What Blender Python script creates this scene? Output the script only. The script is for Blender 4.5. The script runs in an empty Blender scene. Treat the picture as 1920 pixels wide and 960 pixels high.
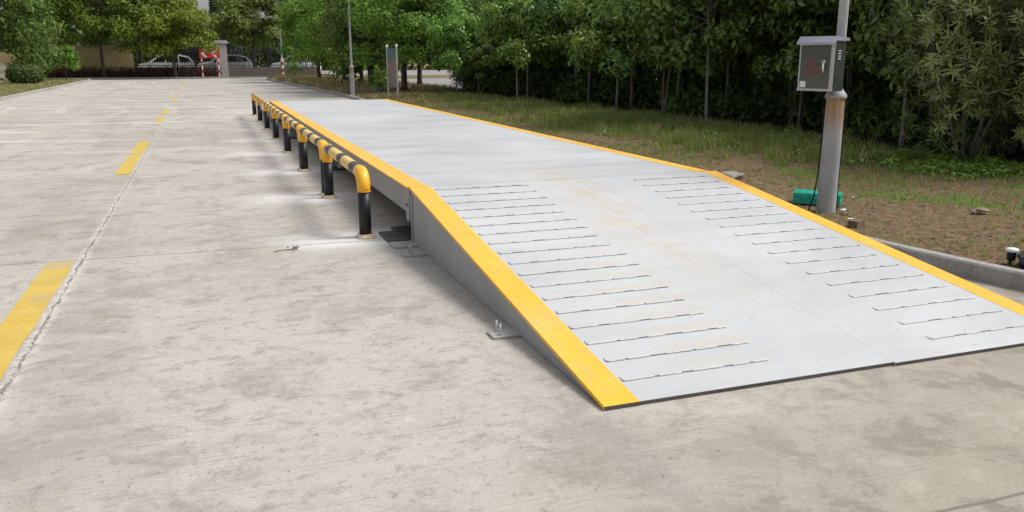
import bpy, bmesh, math, random
import numpy as np
from mathutils import Vector, Matrix
random.seed(7); rng = np.random.default_rng(11)
S = bpy.context.scene; COL = S.collection; PI = math.pi; R = math.radians

# ------------------------------------------------------------------ helpers
def tag(o, label=None, cat=None, group=None, kind=None):
    if label: o['label'] = label
    if cat: o['category'] = cat
    if group: o['group'] = group
    if kind: o['kind'] = kind
    return o
def empty(name, loc=(0,0,0), rz=0, label=None, cat=None, group=None):
    o = bpy.data.objects.new(name, None); COL.objects.link(o)
    o.location = loc; o.rotation_euler = (0,0,rz); o.empty_display_size = .2
    return tag(o, label, cat, group)
def copy_tree(o, parent=None):
    c = o.copy(); COL.objects.link(c); c.parent = parent
    for ch in list(o.children): copy_tree(ch, c)
    return c
class MB:
    def __init__(s): s.v=[]; s.f=[]; s.m=[]; s.s=[]
    def add(s, vs, fs, mi=0, smooth=False):
        n=len(s.v); s.v += [tuple(v) for v in vs]
        for f in fs: s.f.append(tuple(n+i for i in f)); s.m.append(mi); s.s.append(smooth)
        return s
    def box(s, c, d, mi=0, rz=0, rx=0, bev=0):
        bm=bmesh.new(); bmesh.ops.create_cube(bm,size=1)
        bmesh.ops.scale(bm,vec=d,verts=bm.verts)
        if bev: bmesh.ops.bevel(bm,geom=list(bm.edges),offset=bev,segments=2,affect='EDGES',profile=.6)
        M = Matrix.Translation(c)@Matrix.Rotation(rz,4,'Z')@Matrix.Rotation(rx,4,'X'); bm.transform(M)
        bm.verts.index_update(); s.add([v.co[:] for v in bm.verts],[[v.index for v in f.verts] for f in bm.faces],mi,False); bm.free(); return s
    def prism(s, pts, z0, z1, mi=0):      # polygon in XY (ccw) extruded
        n=len(pts); vs=[(x,y,z0) for x,y in pts]+[(x,y,z1) for x,y in pts]
        fs=[tuple(range(n-1,-1,-1)),tuple(range(n,2*n))]+[(i,(i+1)%n,n+(i+1)%n,n+i) for i in range(n)]
        return s.add(vs,fs,mi)
    def prismx(s, pts, x0, x1, mi=0):     # polygon in (Y,Z) extruded in X
        n=len(pts); vs=[(x0,y,z) for y,z in pts]+[(x1,y,z) for y,z in pts]
        fs=[tuple(range(n)),tuple(range(2*n-1,n-1,-1))]+[((i+1)%n,i,n+i,n+(i+1)%n) for i in range(n)]
        return s.add(vs,fs,mi)
    def tube(s, path, rad, n=12, mi=0, caps=True, mis=None):
        path=[Vector(p) for p in path]
        if not isinstance(rad,(list,tuple)): rad=[rad]*len(path)
        vs=[]; up=None
        for i,p in enumerate(path):
            d=(path[min(i+1,len(path)-1)]-path[max(i-1,0)]).normalized()
            if up is None: up=Vector((1,0,0)) if abs(d.x)<.8 else Vector((0,1,0))
            a=(up-d*up.dot(d)).normalized(); up=a; b=d.cross(a)
            for k in range(n):
                t=2*PI*k/n; vs.append(p+(a*math.cos(t)+b*math.sin(t))*rad[i])
        b0=len(s.v); s.v+=[tuple(v) for v in vs]
        for i in range(len(path)-1):
            for k in range(n):
                s.f.append((b0+i*n+k,b0+i*n+(k+1)%n,b0+(i+1)*n+(k+1)%n,b0+(i+1)*n+k)); s.m.append(mis[i] if mis else mi); s.s.append(True)
        if caps:
            s.f.append(tuple(b0+k for k in range(n-1,-1,-1))); s.m.append(mi); s.s.append(False)
            s.f.append(tuple(b0+(len(path)-1)*n+k for k in range(n))); s.m.append(mis[-1] if mis else mi); s.s.append(False)
        return s
    def lathe(s, prof, c=(0,0,0), n=24, mi=0):   # prof: (r,z)
        vs=[]
        for r,z in prof:
            for k in range(n):
                t=2*PI*k/n; vs.append((c[0]+r*math.cos(t),c[1]+r*math.sin(t),c[2]+z))
        fs=[(i*n+k,i*n+(k+1)%n,(i+1)*n+(k+1)%n,(i+1)*n+k) for i in range(len(prof)-1) for k in range(n)]
        s.add(vs,fs,mi,True)
        s.add(vs[:n],[tuple(range(n-1,-1,-1))],mi); s.add(vs[-n:],[tuple(range(n))],mi); return s
    def build(s, name, mats, parent=None, loc=None, sharp=None):
        me=bpy.data.meshes.new(name); me.from_pydata(s.v,[],s.f)
        if not isinstance(mats,(list,tuple)): mats=[mats]
        for m in mats: me.materials.append(m)
        me.polygons.foreach_set('material_index',s.m); me.polygons.foreach_set('use_smooth',s.s); me.update()
        o=bpy.data.objects.new(name,me); COL.objects.link(o)
        if parent: o.parent=parent
        if loc: o.location=loc
        return o
def struct(o, label, cat=None): tag(o,label,cat or o.name.split('.')[0].replace('_',' '),None,'structure'); return o

# ------------------------------------------------------------------ materials
class NT:
    def __init__(s, name, rough=.8, spec=.3, metal=0):
        s.m=bpy.data.materials.new(name); s.m.use_nodes=True; s.t=s.m.node_tree; s.n=s.t.nodes; s.l=s.t.links
        s.b=s.n['Principled BSDF']; s.b.inputs['Roughness'].default_value=rough; s.b.inputs['Specular IOR Level'].default_value=spec
        s.b.inputs['Metallic'].default_value=metal; s.c=None
    def new(s,t,**k):
        n=s.n.new(t)
        for a,b in k.items(): setattr(n,a,b)
        return n
    def set(s, sock, v):
        if isinstance(v,bpy.types.NodeSocket): s.l.new(v,sock)
        elif isinstance(v,(tuple,list)) and len(v)==3 and sock.type=='RGBA': sock.default_value=(*v,1)
        else: sock.default_value=v
    def coord(s, scale=(1,1,1), obj=False, loc=(0,0,0)):
        if obj: src=s.new('ShaderNodeTexCoord').outputs['Object']
        else: src=s.new('ShaderNodeNewGeometry').outputs['Position']
        m=s.new('ShaderNodeMapping'); s.l.new(src,m.inputs[0]); m.inputs['Scale'].default_value=scale; m.inputs['Location'].default_value=loc
        return m.outputs[0]
    def noise(s, vec, scale=5, det=4, rough=.6, dist=0):
        n=s.new('ShaderNodeTexNoise'); s.l.new(vec,n.inputs['Vector']); n.inputs['Scale'].default_value=scale
        n.inputs['Detail'].default_value=det; n.inputs['Roughness'].default_value=rough; n.inputs['Distortion'].default_value=dist
        return n.outputs[0]
    def ramp(s, f, a, b, lo=0., hi=1.):   # smooth map
        n=s.new('ShaderNodeMapRange'); n.interpolation_type='SMOOTHSTEP'; s.l.new(f,n.inputs[0])
        n.inputs[1].default_value=a; n.inputs[2].default_value=b; n.inputs[3].default_value=lo; n.inputs[4].default_value=hi
        return n.outputs[0]
    def math(s, op, a, b=0., c=None):
        n=s.new('ShaderNodeMath',operation=op); s.set(n.inputs[0],a); s.set(n.inputs[1],b)
        if c is not None: s.set(n.inputs[2],c)
        return n.outputs[0]
    def mix(s, f, a, b, mode='MIX'):
        n=s.new('ShaderNodeMix',data_type='RGBA',blend_type=mode); s.set(n.inputs[0],f); s.set(n.inputs[6],a); s.set(n.inputs[7],b)
        return n.outputs[2]
    def xyz(s, vec):
        n=s.new('ShaderNodeSeparateXYZ'); s.l.new(vec,n.inputs[0]); return n.outputs
    def bump(s, h, strength=.3, dist=.01):
        n=s.new('ShaderNodeBump'); s.l.new(h,n.inputs['Height']); n.inputs['Strength'].default_value=strength; n.inputs['Distance'].default_value=dist
        s.l.new(n.outputs[0],s.b.inputs['Normal'])
    def col(s, c): s.set(s.b.inputs['Base Color'],c); return s

def painted(name, base, rough=.45, wear=(.25,.2,.17), amt=.62, var=.12, metal=0, scale=6, spec=.4):
    t=NT(name,rough,spec,metal); v=t.coord(obj=True)
    a=t.noise(v,scale*.4,5,.6); c=t.mix(t.ramp(a,.3,.7),tuple(x*(1-var) for x in base),tuple(min(1,x*(1+var*.5)) for x in base))
    b=t.noise(v,scale*6,6,.7); c=t.mix(t.ramp(b,amt,amt+.08),c,wear)
    t.col(c); t.set(t.b.inputs['Roughness'],t.ramp(a,.3,.7,rough-.08,rough+.12)); t.bump(b,.08,.004); return t.m

def concrete_mat(name, yard=True, base=(.425,.395,.352)):
    t=NT(name,.9,.2); P=t.coord(); X,Y,Z=t.xyz(P)
    big=t.noise(t.coord((.22,.3,1)),1,5,.62,.6); med=t.noise(t.coord((.9,1.1,1)),1.0,8,.74,.6)
    fine=t.noise(P,60,5,.8); mid=t.noise(t.coord((2.2,3.2,1)),1.7,8,.8,.4); spk=t.noise(t.coord((1,1,1)),19,6,.8)
    c=t.mix(t.ramp(big,.3,.7),tuple(x*.88 for x in base),tuple(x*1.12 for x in base))
    c=t.mix(t.ramp(med,.48,.64,0,.66),c,(.275,.248,.215))
    c=t.mix(t.ramp(mid,.50,.64,0,.76),c,(.265,.24,.208))
    c=t.mix(t.ramp(mid,.30,.45,.5,0),c,(.58,.54,.50))
    c=t.mix(t.ramp(spk,.55,.64,0,.62),c,(.19,.175,.16)); c=t.mix(t.ramp(spk,.34,.44,.35,0),c,(.62,.58,.54))
    c=t.mix(t.ramp(fine,.56,.68,0,.5),c,(.17,.155,.14)); c=t.mix(t.ramp(fine,.32,.42,.45,0),c,(.60,.58,.56))
    h=t.math('MULTIPLY',fine,1.)
    g4=t.noise(P,110,3,.7)
    if yard:
        # yellowish, greyer slab in front of the ramp
        y2=t.ramp(t.math('ADD',Y,t.math('MULTIPLY',X,-.55)),2.6,.6)
        c=t.mix(t.math('MULTIPLY',y2,.75),c,(.30,.272,.215))
        f2=t.noise(t.coord((1,1,1)),2.6,9,.78,.4); c=t.mix(t.math('MULTIPLY',y2,t.ramp(f2,.49,.60,0,.7)),c,(.19,.17,.135)); c=t.mix(t.math('MULTIPLY',y2,t.ramp(f2,.34,.46,.4,0)),c,(.46,.43,.36))
        # broom-finish grooves across
        g=t.new('ShaderNodeTexWave',wave_type='BANDS',bands_direction='Y'); t.l.new(t.coord((.05,1,1)),g.inputs[0]); g.inputs['Scale'].default_value=9; g.inputs['Distortion'].default_value=6; g.inputs['Detail'].default_value=3
        gm=t.math('MULTIPLY',t.ramp(g.outputs['Fac'],.72,.95),t.ramp(t.noise(t.coord((1.5,5,1)),1.6,4,.7),.48,.62))
        c=t.mix(t.math('MULTIPLY',gm,.3),c,(.21,.195,.175))
        # pale wheel-turn arcs further off
        for k,(cx,cy,sc) in enumerate(((-30,26,2.1),(22,60,1.7),(-6,-14,1.3))):
            w=t.new('ShaderNodeTexWave',wave_type='RINGS',rings_direction='Z'); t.l.new(t.coord((.1,.1,.1),loc=(-cx*.1,-cy*.1,0)),w.inputs[0]); w.inputs['Scale'].default_value=sc; w.inputs['Distortion'].default_value=3.2; w.inputs['Detail'].default_value=2
            m=t.math('MULTIPLY',t.ramp(w.outputs['Fac'],.88,.99),t.ramp(t.noise(t.coord(loc=(k*7,0,0)),.13,3,.6),.45,.62))
            m=t.math('MULTIPLY',m,t.ramp(Y,9,20)); c=t.mix(t.math('MULTIPLY',m,.45),c,(.60,.57,.55))
        # dark tyre bands running along
        m=t.math('MULTIPLY',t.ramp(t.noise(t.coord((.9,.06,1)),1.2,4,.6,.3),.52,.66),.25); c=t.mix(m,c,(.24,.215,.21))
        # powdery cement spill round the post bases
        yy=t.math('ABSOLUTE',t.math('SUBTRACT',t.math('FRACT',t.math('DIVIDE',t.math('SUBTRACT',Y,6.15),2.5)),.5))
        sx=t.math('MULTIPLY',t.ramp(X,.1,1.1),t.ramp(X,2.0,1.35)); sy=t.ramp(yy,.24,.03); sy=t.math('MULTIPLY',t.math('MULTIPLY',sy,t.ramp(Y,6.6,7.2)),t.ramp(Y,23,13,.15,1))
        sp=t.math('MULTIPLY',t.math('MULTIPLY',sx,sy),t.ramp(t.noise(t.coord((1.2,4,1)),1.4,5,.7,.5),.26,.5)); c=t.mix(t.math('MULTIPLY',sp,.9),c,(.70,.69,.67))
        # joints: jagged longitudinal one, thin transverse ones
        jn=t.noise(t.coord((.2,3.2,1)),2.2,6,.75); xs=t.math('ADD',X,t.math('MULTIPLY',t.math('SUBTRACT',jn,.5),.10)); xs=t.math('ADD',xs,t.math('MULTIPLY',Y,-.003))
        dx=t.math('ABSOLUTE',t.math('ADD',xs,1.05))
        pale=t.math('MULTIPLY',t.ramp(dx,.06,.02),t.ramp(t.noise(P,9,5,.8),.44,.54)); c=t.mix(t.math('MULTIPLY',pale,.5),c,(.60,.57,.53))
        wv=t.math('MULTIPLY',t.ramp(t.noise(t.coord((1,1,1)),5,3,.6),.42,.66),.010); wv=t.math('ADD',wv,.0028)
        crack=t.math('MULTIPLY',t.ramp(t.math('DIVIDE',dx,wv),1.3,.5),t.ramp(t.noise(P,4,4,.7),.3,.55,.45,.9)); 
        yt=t.math('ADD',Y,t.math('MULTIPLY',X,.03)); yt=t.math('ADD',yt,t.math('MULTIPLY',t.math('SUBTRACT',t.noise(P,3,3,.6),.5),.03))
        dy=t.math('MULTIPLY',t.math('ABSOLUTE',t.math('SUBTRACT',t.math('FRACT',t.math('DIVIDE',t.math('SUBTRACT',yt,4.72),5.25)),.5)),5.25)
        tj=t.math('MULTIPLY',t.ramp(dy,.014,.004),.8)
        dxs=t.math('MULTIPLY',t.math('ABSOLUTE',t.math('SUBTRACT',t.math('FRACT',t.math('DIVIDE',t.math('ADD',X,3.3),4.5)),.5)),4.5)
        al=t.math('MAXIMUM',crack,tj); c=t.mix(al,c,(.15,.135,.12)); h=t.math('SUBTRACT',t.math('MULTIPLY',fine,.3),t.math('MULTIPLY',al,1.2))
        h=t.math('SUBTRACT',h,t.math('MULTIPLY',gm,.35))
    c=t.mix(t.ramp(g4,.56,.70,0,.45),c,(.13,.12,.105)); c=t.mix(t.ramp(g4,.28,.42,.4,0),c,(.62,.60,.57)); t.col(c); t.bump(h,.5,.004); return t.m

def yellow_stripe_mat():
    t=NT('yellow_deck_paint',.42,.45); P=t.coord(); n=t.noise(t.coord((1,2.4,1)),3,5,.65,.3); f=t.noise(P,70,4,.7)
    c=t.mix(t.ramp(n,.35,.72),(.84,.42,.015),(.84,.47,.04)); c=t.mix(t.ramp(t.noise(P,1.3,3,.6),.5,.7,0,.45),c,(.82,.55,.15)); c=t.mix(t.ramp(t.noise(t.coord((3,1,1)),4,6,.75),.56,.7,0,.45),c,(.55,.37,.10))
    c=t.mix(t.ramp(f,.60,.70,0,.55),c,(.45,.32,.12)); sc=t.noise(t.coord((6,.8,1)),3,7,.8,.6); c=t.mix(t.ramp(sc,.50,.64,0,.6),c,(.50,.36,.15)); c=t.mix(t.ramp(t.noise(P,14,6,.8),.62,.68,0,.7),c,(.50,.49,.46)); t.col(c); t.bump(n,.06,.01); return t.m
def deck_mat():
    t=NT('pale_grey_deck_paint',.48,.4); P=t.coord(); X,Y,Z=t.xyz(P)
    a=t.noise(t.coord((.5,.5,1)),1.1,5,.6,.4); c=t.mix(t.ramp(a,.3,.7),(.435,.448,.455),(.50,.51,.515))
    s=t.noise(t.coord((.35,1.6,1)),1.6,6,.7,.5); c=t.mix(t.math('MULTIPLY',t.ramp(s,.46,.64,0,.8),t.ramp(Y,6.4,9.5,.35,1)),c,(.36,.36,.355))
    n=t.noise(P,5,6,.75,.3)                                   # rusty wheel dust down the middle
    ctr=t.math('ADD',X,t.math('MULTIPLY',t.noise(t.coord((1,.8,1)),1,3,.6),.5)); d=t.math('ABSOLUTE',t.math('SUBTRACT',ctr,3.36))
    m=t.math('MULTIPLY',t.ramp(d,.5,.02),t.ramp(n,.40,.62)); m=t.math('MULTIPLY',m,t.ramp(Y,3.7,5.6)); m=t.math('MULTIPLY',m,t.ramp(Y,9.,7.,.15,1))
    c=t.mix(t.math('MULTIPLY',m,.7),c,(.50,.42,.32))
    d2=t.math('ABSOLUTE',t.math('SUBTRACT',t.math('ADD',X,t.math('MULTIPLY',t.noise(t.coord((1,.7,1)),1.5,3,.6),.10)),3.15))
    m=t.math('MULTIPLY',t.ramp(d2,.016,.004),t.ramp(t.noise(t.coord((2,4,1)),3,4,.7),.42,.56)); m=t.math('MULTIPLY',m,t.ramp(Y,3.9,5.2))
    m=t.math('MULTIPLY',m,t.ramp(Y,7.2,6.8)); c=t.mix(t.math('MULTIPLY',m,.6),c,(.50,.33,.2))
    # dried mud caught behind the left ribs
    rb=t.math('FRACT',t.math('DIVIDE',t.math('SUBTRACT',Y,3.455),.2085)); m=t.math('MULTIPLY',t.ramp(rb,.62,.12),t.ramp(t.noise(P,38,5,.75),.42,.56)); m=t.math('MULTIPLY',m,t.math('MULTIPLY',t.ramp(X,2.05,2.35),t.ramp(X,2.8,2.72))); m=t.math('MULTIPLY',m,t.math('MULTIPLY',t.ramp(Y,6.2,4.5),t.ramp(Y,3.4,3.6)))
    c=t.mix(t.math('MULTIPLY',m,.7),c,(.50,.43,.31))
    # yellow crayon scrawl at the joint
    m=t.math('MULTIPLY',t.ramp(t.math('ABSOLUTE',t.math('SUBTRACT',Y,7.22)),.12,.04),t.ramp(t.noise(t.coord((3,14,1)),1.6,4,.6,1.5),.56,.62)); m=t.math('MULTIPLY',m,t.math('MULTIPLY',t.ramp(X,2.8,2.95),t.ramp(X,3.75,3.4)))
    c=t.mix(t.math('MULTIPLY',m,.9),c,(.58,.42,.10))
    f=t.noise(P,26,5,.7); c=t.mix(t.ramp(f,.62,.70,0,.6),c,(.24,.2,.17)); c=t.mix(t.ramp(t.noise(P,90,3,.6),.3,.4,.25,0),c,(.66,.67,.68)); c=t.mix(t.ramp(t.noise(t.coord((1,3,1)),2.2,7,.8),.54,.68,0,.5),c,(.40,.395,.38))
    t.col(c); t.set(t.b.inputs['Roughness'],t.ramp(a,.3,.7,.42,.58)); t.bump(t.math('ADD',t.math('MULTIPLY',a,3.),t.math('MULTIPLY',f,.15)),.10,.02); return t.m
def soil_mat(name, green=.5, dark=False, straw=(.235,.165,.10)):
    t=NT(name,.95,.1); P=t.coord(); X,Y,Z=t.xyz(P)
    a=t.noise(t.coord((1,1,0)),.75,5,.65,.3); b=t.noise(P,9,6,.75); f=t.noise(P,70,5,.8)
    c=t.mix(t.ramp(b,.35,.65),(.11,.077,.047),straw); c=t.mix(t.ramp(f,.52,.7,0,.6),c,(.33,.25,.16)); c=t.mix(t.ramp(f,.28,.42,.5,0),c,(.03,.022,.015))
    if green>0:
        gm=t.ramp(t.math('ADD',a,t.ramp(X,5.4,9,-.11,.05)),.62-green*.2,.70-green*.2); c=t.mix(t.math('MULTIPLY',gm,t.ramp(b,.3,.6,.35,.9)),c,(.12,.165,.04))
    if dark: c=t.mix(t.ramp(t.math('ADD',X,t.math('MULTIPLY',t.math('SUBTRACT',a,.5),1.2)),9.9,10.7),c,(.030,.022,.014))  # soil blackened under the grove, tree shade put into the colour
    t.col(c); t.bump(t.math('ADD',b,t.math('MULTIPLY',f,.5)),.8,.03); return t.m
def leaf_mat(name, dark, light, trans=.25, rough=.55, yellow=None, spec=.22):
    t=NT(name,rough,spec); g=t.new('ShaderNodeNewGeometry'); r=g.outputs['Random Per Island']
    c=t.mix(t.ramp(r,0,1),dark,light)
    ob=t.coord(obj=True); n=t.noise(ob,.9,3,.6); c=t.mix(t.ramp(n,.35,.7,0,.65),c,light)
    if yellow: c=t.mix(t.math('GREATER_THAN',r,.9),c,yellow)
    oi=t.new('ShaderNodeObjectInfo').outputs['Random']
    hs=t.new('ShaderNodeHueSaturation'); t.l.new(c,hs.inputs['Color']); t.l.new(t.ramp(oi,0,1,.468,.495),hs.inputs['Hue']); t.l.new(t.ramp(oi,0,1,.9,1.2),hs.inputs['Value'])
    c=hs.outputs[0]; t.col(c)
    tr=t.new('ShaderNodeBsdfTranslucent'); t.l.new(c,tr.inputs[0]); mx=t.new('ShaderNodeMixShader'); mx.inputs[0].default_value=trans
    t.l.new(t.b.outputs[0],mx.inputs[1]); t.l.new(tr.outputs[0],mx.inputs[2]); t.l.new(mx.outputs[0],t.n['Material Output'].inputs[0]); return t.m
def bark_mat(name, a, b):
    t=NT(name,.95,.1); v=t.coord((1,1,.25),obj=True); n=t.noise(v,18,5,.7); t.col(t.mix(t.ramp(n,.35,.65),a,b)); t.bump(n,.6,.01); return t.m
def plain(name, c, rough=.6, metal=0, spec=.4, var=.1): return painted(name,c,rough,tuple(x*.6 for x in c),.66,var,metal,8,spec)

M={}
M['yard']=concrete_mat('yard_concrete'); M['conc']=concrete_mat('kerb_concrete',False,(.36,.35,.33)); M['path']=concrete_mat('path_concrete',False,(.25,.245,.24))
M['stripe']=yellow_stripe_mat(); M['deck']=deck_mat()
M['beam']=painted('grey_beam_paint',(.33,.332,.33),.5,(.25,.21,.18),.66,.12)
M['steel']=painted('bare_dark_steel',(.10,.095,.09),.5,(.2,.12,.08),.6,.2,.5)
M['open']=painted('worn_rib_shade',(.14,.13,.12),.55,(.25,.17,.11),.56,.2,.3)  # dark base paints in the shade between weld beads; flecks are rust
M['galv']=painted('galvanised_steel',(.42,.42,.41),.5,(.28,.22,.17),.62,.15,.3)
M['weld']=painted('weld_bead',(.58,.585,.575),.4,(.45,.36,.25),.56,.15,0,30)
M['byellow']=painted('barrier_yellow',(.86,.44,.02),.33,(.55,.3,.08),.66,.08,0,8,.5)
M['pyellow']=painted('faded_barrier_yellow',(.84,.55,.16),.42,(.55,.42,.25),.6,.12,0,8,.45)
M['bblack']=painted('barrier_black',(.012,.012,.013),.4,(.62,.62,.6),.655,.1,0,3.6,.35)
M['bband']=painted('band_black',(.06,.058,.062),.45,(.3,.28,.26),.64,.2,0,8,.3)
M['flange']=painted('cream_flange',(.62,.50,.33),.6,(.4,.22,.1),.56,.15)
M['pole']=None
M['white']=plain('white_enamel',(.72,.73,.74),.35); M['red']=plain('red_enamel',(.55,.03,.03),.4)
M['glass']=NT('dark_glass',.06,.6).col((.015,.018,.02)).m; M['rubber']=plain('black_rubber',(.015,.015,.015),.8)
M['iron']=plain('black_iron',(.02,.02,.022),.5); M['ochre']=None
M['chrome']=NT('chrome',.12,.5,1).col((.8,.8,.8)).m

def pole_mat():
    t=NT('grey_lamp_pole_paint',.5,.35); ob=t.new('ShaderNodeTexCoord').outputs['Object']; X,Y,Z=t.xyz(ob)
    n=t.noise(t.coord((1,1,.6),obj=True),4,4,.6); c=t.mix(t.ramp(n,.3,.7),(.30,.30,.305),(.37,.37,.372))
    v=t.noise(t.coord((26,26,.7),obj=True),1,4,.7); rs=t.math('MULTIPLY',t.ramp(Z,.72,1.02),t.ramp(Z,1.13,1.12)); rm=t.math('MULTIPLY',rs,t.ramp(v,.3,.52))
    c=t.mix(t.math('MULTIPLY',rm,.95),c,(.30,.17,.07)); c=t.mix(t.ramp(t.noise(t.coord(obj=True),40,4,.7),.68,.74,0,.5),c,(.2,.18,.16)); t.col(c); return t.m
M['pole']=pole_mat()
def ochre():
    t=NT('ochre_wall_paint',.9,.1); n=t.noise(t.coord(),.8,5,.7); t.col(t.mix(t.ramp(n,.3,.7),(.42,.34,.17),(.52,.43,.22))); return t.m
M['ochre']=ochre()
M['render']=plain('weathered_render',(.15,.13,.12),.95); M['pier']=plain('grey_pier_plaster',(.42,.41,.39),.85)

# ------------------------------------------------------------------ world, sun, camera
S.world=bpy.data.worlds.new('World'); S.world.use_nodes=True; wt=S.world.node_tree; bg=wt.nodes['Background']
SUN_EL,SUN_AZ=R(54),R(104)        # azimuth clockwise from +Y
sky=wt.nodes.new('ShaderNodeTexSky'); sky.sky_type='NISHITA'; sky.sun_disc=False; sky.sun_elevation=SUN_EL; sky.sun_rotation=SUN_AZ
sky.dust_density=4; sky.air_density=1; sky.ozone_density=1
hs=wt.nodes.new('ShaderNodeHueSaturation'); hs.inputs['Saturation'].default_value=.28; wt.links.new(sky.outputs[0],hs.inputs['Color']); wt.links.new(hs.outputs[0],bg.inputs[0]); bg.inputs[1].default_value=.14
L=bpy.data.lights.new('sun','SUN'); L.energy=1.7; L.angle=R(20); L.color=(1,.965,.92); lo=bpy.data.objects.new('sun',L); COL.objects.link(lo)
sd=Vector((math.sin(SUN_AZ)*math.cos(SUN_EL),math.cos(SUN_AZ)*math.cos(SUN_EL),math.sin(SUN_EL))); lo.rotation_euler=sd.to_track_quat('Z','Y').to_euler(); lo.location=(20,10,30)
cam=bpy.data.cameras.new('camera'); co=bpy.data.objects.new('camera',cam); COL.objects.link(co); S.camera=co
FPX=1560.; pitch=math.atan((480-108)/FPX); yaw=R(20.04)
co.location=(0,0,1.6); co.rotation_euler=(PI/2-pitch,0,-yaw); cam.sensor_width=36; cam.lens=36*FPX/1920; cam.clip_end=2000; cam.clip_start=.05
S.view_settings.view_transform='Standard'; S.view_settings.look='None'; S.view_settings.gamma=1; S.view_settings.exposure=.38
S.render.resolution_x=1024; S.render.resolution_y=512; S.render.engine='CYCLES'
S.cycles.max_bounces=6; S.cycles.transparent_max_bounces=4

# ------------------------------------------------------------------ ground
def grid_sheet(poly_fn, x0,x1,y0,y1, step, zfn): ...
def flat(name, pts, z, m, label):
    return struct(MB().add([(x,y,z) for x,y in pts],[tuple(range(len(pts)))]).build(name,m),label)
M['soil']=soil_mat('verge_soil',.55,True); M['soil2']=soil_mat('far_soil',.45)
flat('ground',[(-500,-300),(500,-300),(500,700),(-500,700)],-.03,M['soil2'],'earth reaching to the horizon beneath everything')
flat('concrete_yard',[(-60,-25),(40,-25),(40,71),(-60,71)],0,M['yard'],'wide worn concrete yard with cracks and tyre marks')
flat('car_park',[(-60,74.5),(40,74.5),(40,110),(-60,110)],-.004,M['path'],'concrete car park behind the iron fence')

KR=[(9.5,1.2),(7.2,1.9),(5.95,2.75),(5.50,3.5),(5.28,4.3),(5.12,5.3),(5.03,6.5),(5.0,9),(5.0,24),(5.45,31),(5.5,36),(5.25,45),(4.75,58),(4.6,66),(5.2,69.5),(7,71)]
KL=[(-30,20),(-9,22),(-7.6,24),(-7.3,28),(-7.22,36),(-7.3,60),(-7.35,66),(-8,69.5),(-10,71)]
def smooth(pts,n=6):
    out=[]
    for i in range(len(pts)-1):
        p0=pts[max(i-1,0)];p1=pts[i];p2=pts[i+1];p3=pts[min(i+2,len(pts)-1)]
        for k in range(n):
            t=k/n; out.append(tuple(.5*((2*p1[j])+(-p0[j]+p2[j])*t+(2*p0[j]-5*p1[j]+4*p2[j]-p3[j])*t*t+(-p0[j]+3*p1[j]-3*p2[j]+p3[j])*t**3) for j in (0,1)))
    return out+[pts[-1]]
KRs=smooth(KR); KLs=smooth(KL)
def kerb(name, path, side, label, w=.11, h=.125):
    mb=MB(); n=len(path); inner=[]
    for i,(x,y) in enumerate(path):
        a=path[max(i-1,0)]; b=path[min(i+1,n-1)]; d=Vector((b[0]-a[0],b[1]-a[1])).normalized(); nn=Vector((d.y,-d.x))*side
        inner.append((x+nn.x*w,y+nn.y*w))
    vs=[]
    for (x,y),(u,v) in zip(path,inner):
        c=.014; ux,uy=(u-x)/w,(v-y)/w
        j=random.uniform(-.003,.003)
        vs+=[(x+j,y,-.02),(x+j,y,h-c),(x+ux*c+j,y+uy*c,h),(u-ux*c,v-uy*c,h),(u,v,h-c),(u,v,-.02)]
    fs=[]
    for i in range(n-1):
        for k in range(5): fs.append((i*6+k,i*6+k+1,(i+1)*6+k+1,(i+1)*6+k))
    fs+=[tuple(range(6)),tuple(range((n-1)*6+5,(n-1)*6-1,-1))]
    mb.add(vs,fs); struct(mb.build(name,M['conc']),label); return inner
inR=kerb('kerb',KRs,1,'low grey concrete kerb edging the planted verge beside the weighbridge')
inL=kerb('kerb',KLs,-1,'pale concrete kerb edging the left lawn')
flat('back_strip_kerb',[(-10,71.0),(7,71.0),(7,71.12),(-10,71.12)],.006,M['conc'],'kerb line where the yard ends')
mb=MB().box((-10,71.2,.05),(60,.14,.16)); struct(mb.build('kerb',M['conc']),'far kerb running along the foot of the boundary wall')
def edge_x(path,y):
    for i in range(len(path)-1):
        a,b=path[i],path[i+1]
        if min(a[1],b[1])<=y<=max(a[1],b[1]) and a[1]!=b[1]: return a[0]+(b[0]-a[0])*(y-a[1])/(b[1]-a[1])
    return None
def hgt(x,y):
    return .095+.018*math.sin(x*1.7+y*.6)+.014*math.sin(y*1.3-x*.8)+.02*math.sin(x*.37+1)*math.sin(y*.29)+(.05*max(0,min(1,(x-7)/3)))
# verge: strips from the kerb outwards
def verge(name, path, side, widths, label, m, zf):
    vs=[];nw=len(widths)
    for (x,y) in path:
        for w in widths: X=x+side*w; vs.append((X,y,zf(X,y) if w>.02 else .105))
    fs=[(i*nw+k,i*nw+k+1,(i+1)*nw+k+1,(i+1)*nw+k) for i in range(len(path)-1) for k in range(nw-1)]
    return struct(MB().add(vs,fs,0,True).build(name,m),label)
W=[0,.05]+[.25*i for i in range(1,33)]+[9,10,12,15,20,28,45]
py=[];ys=[2.0+.25*i for i in range(0,130)]+[34.6,35.5,36.4]
for y in ys: py.append((edge_x(inR,y),y))
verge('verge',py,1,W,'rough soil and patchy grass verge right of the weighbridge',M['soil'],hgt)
py=[(edge_x(inR,y),y) for y in [36.4,38,40,43,46,50,54,58,62,66,69]]
def hf(x,y): return .10+.02*math.sin(x+y*.3)
verge('grass_bank',py,1,[0,.3,.8,1.4,2.0,3.5,5.5],'grass bank under the trees beyond the weighbridge',M['soil2'],hf)
flat('verge_back',[(6.6,36.4),(50,36.4),(50,39.2),(6.6,39.2)],.10,M['soil2'],'grass strip before the side road')
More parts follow.
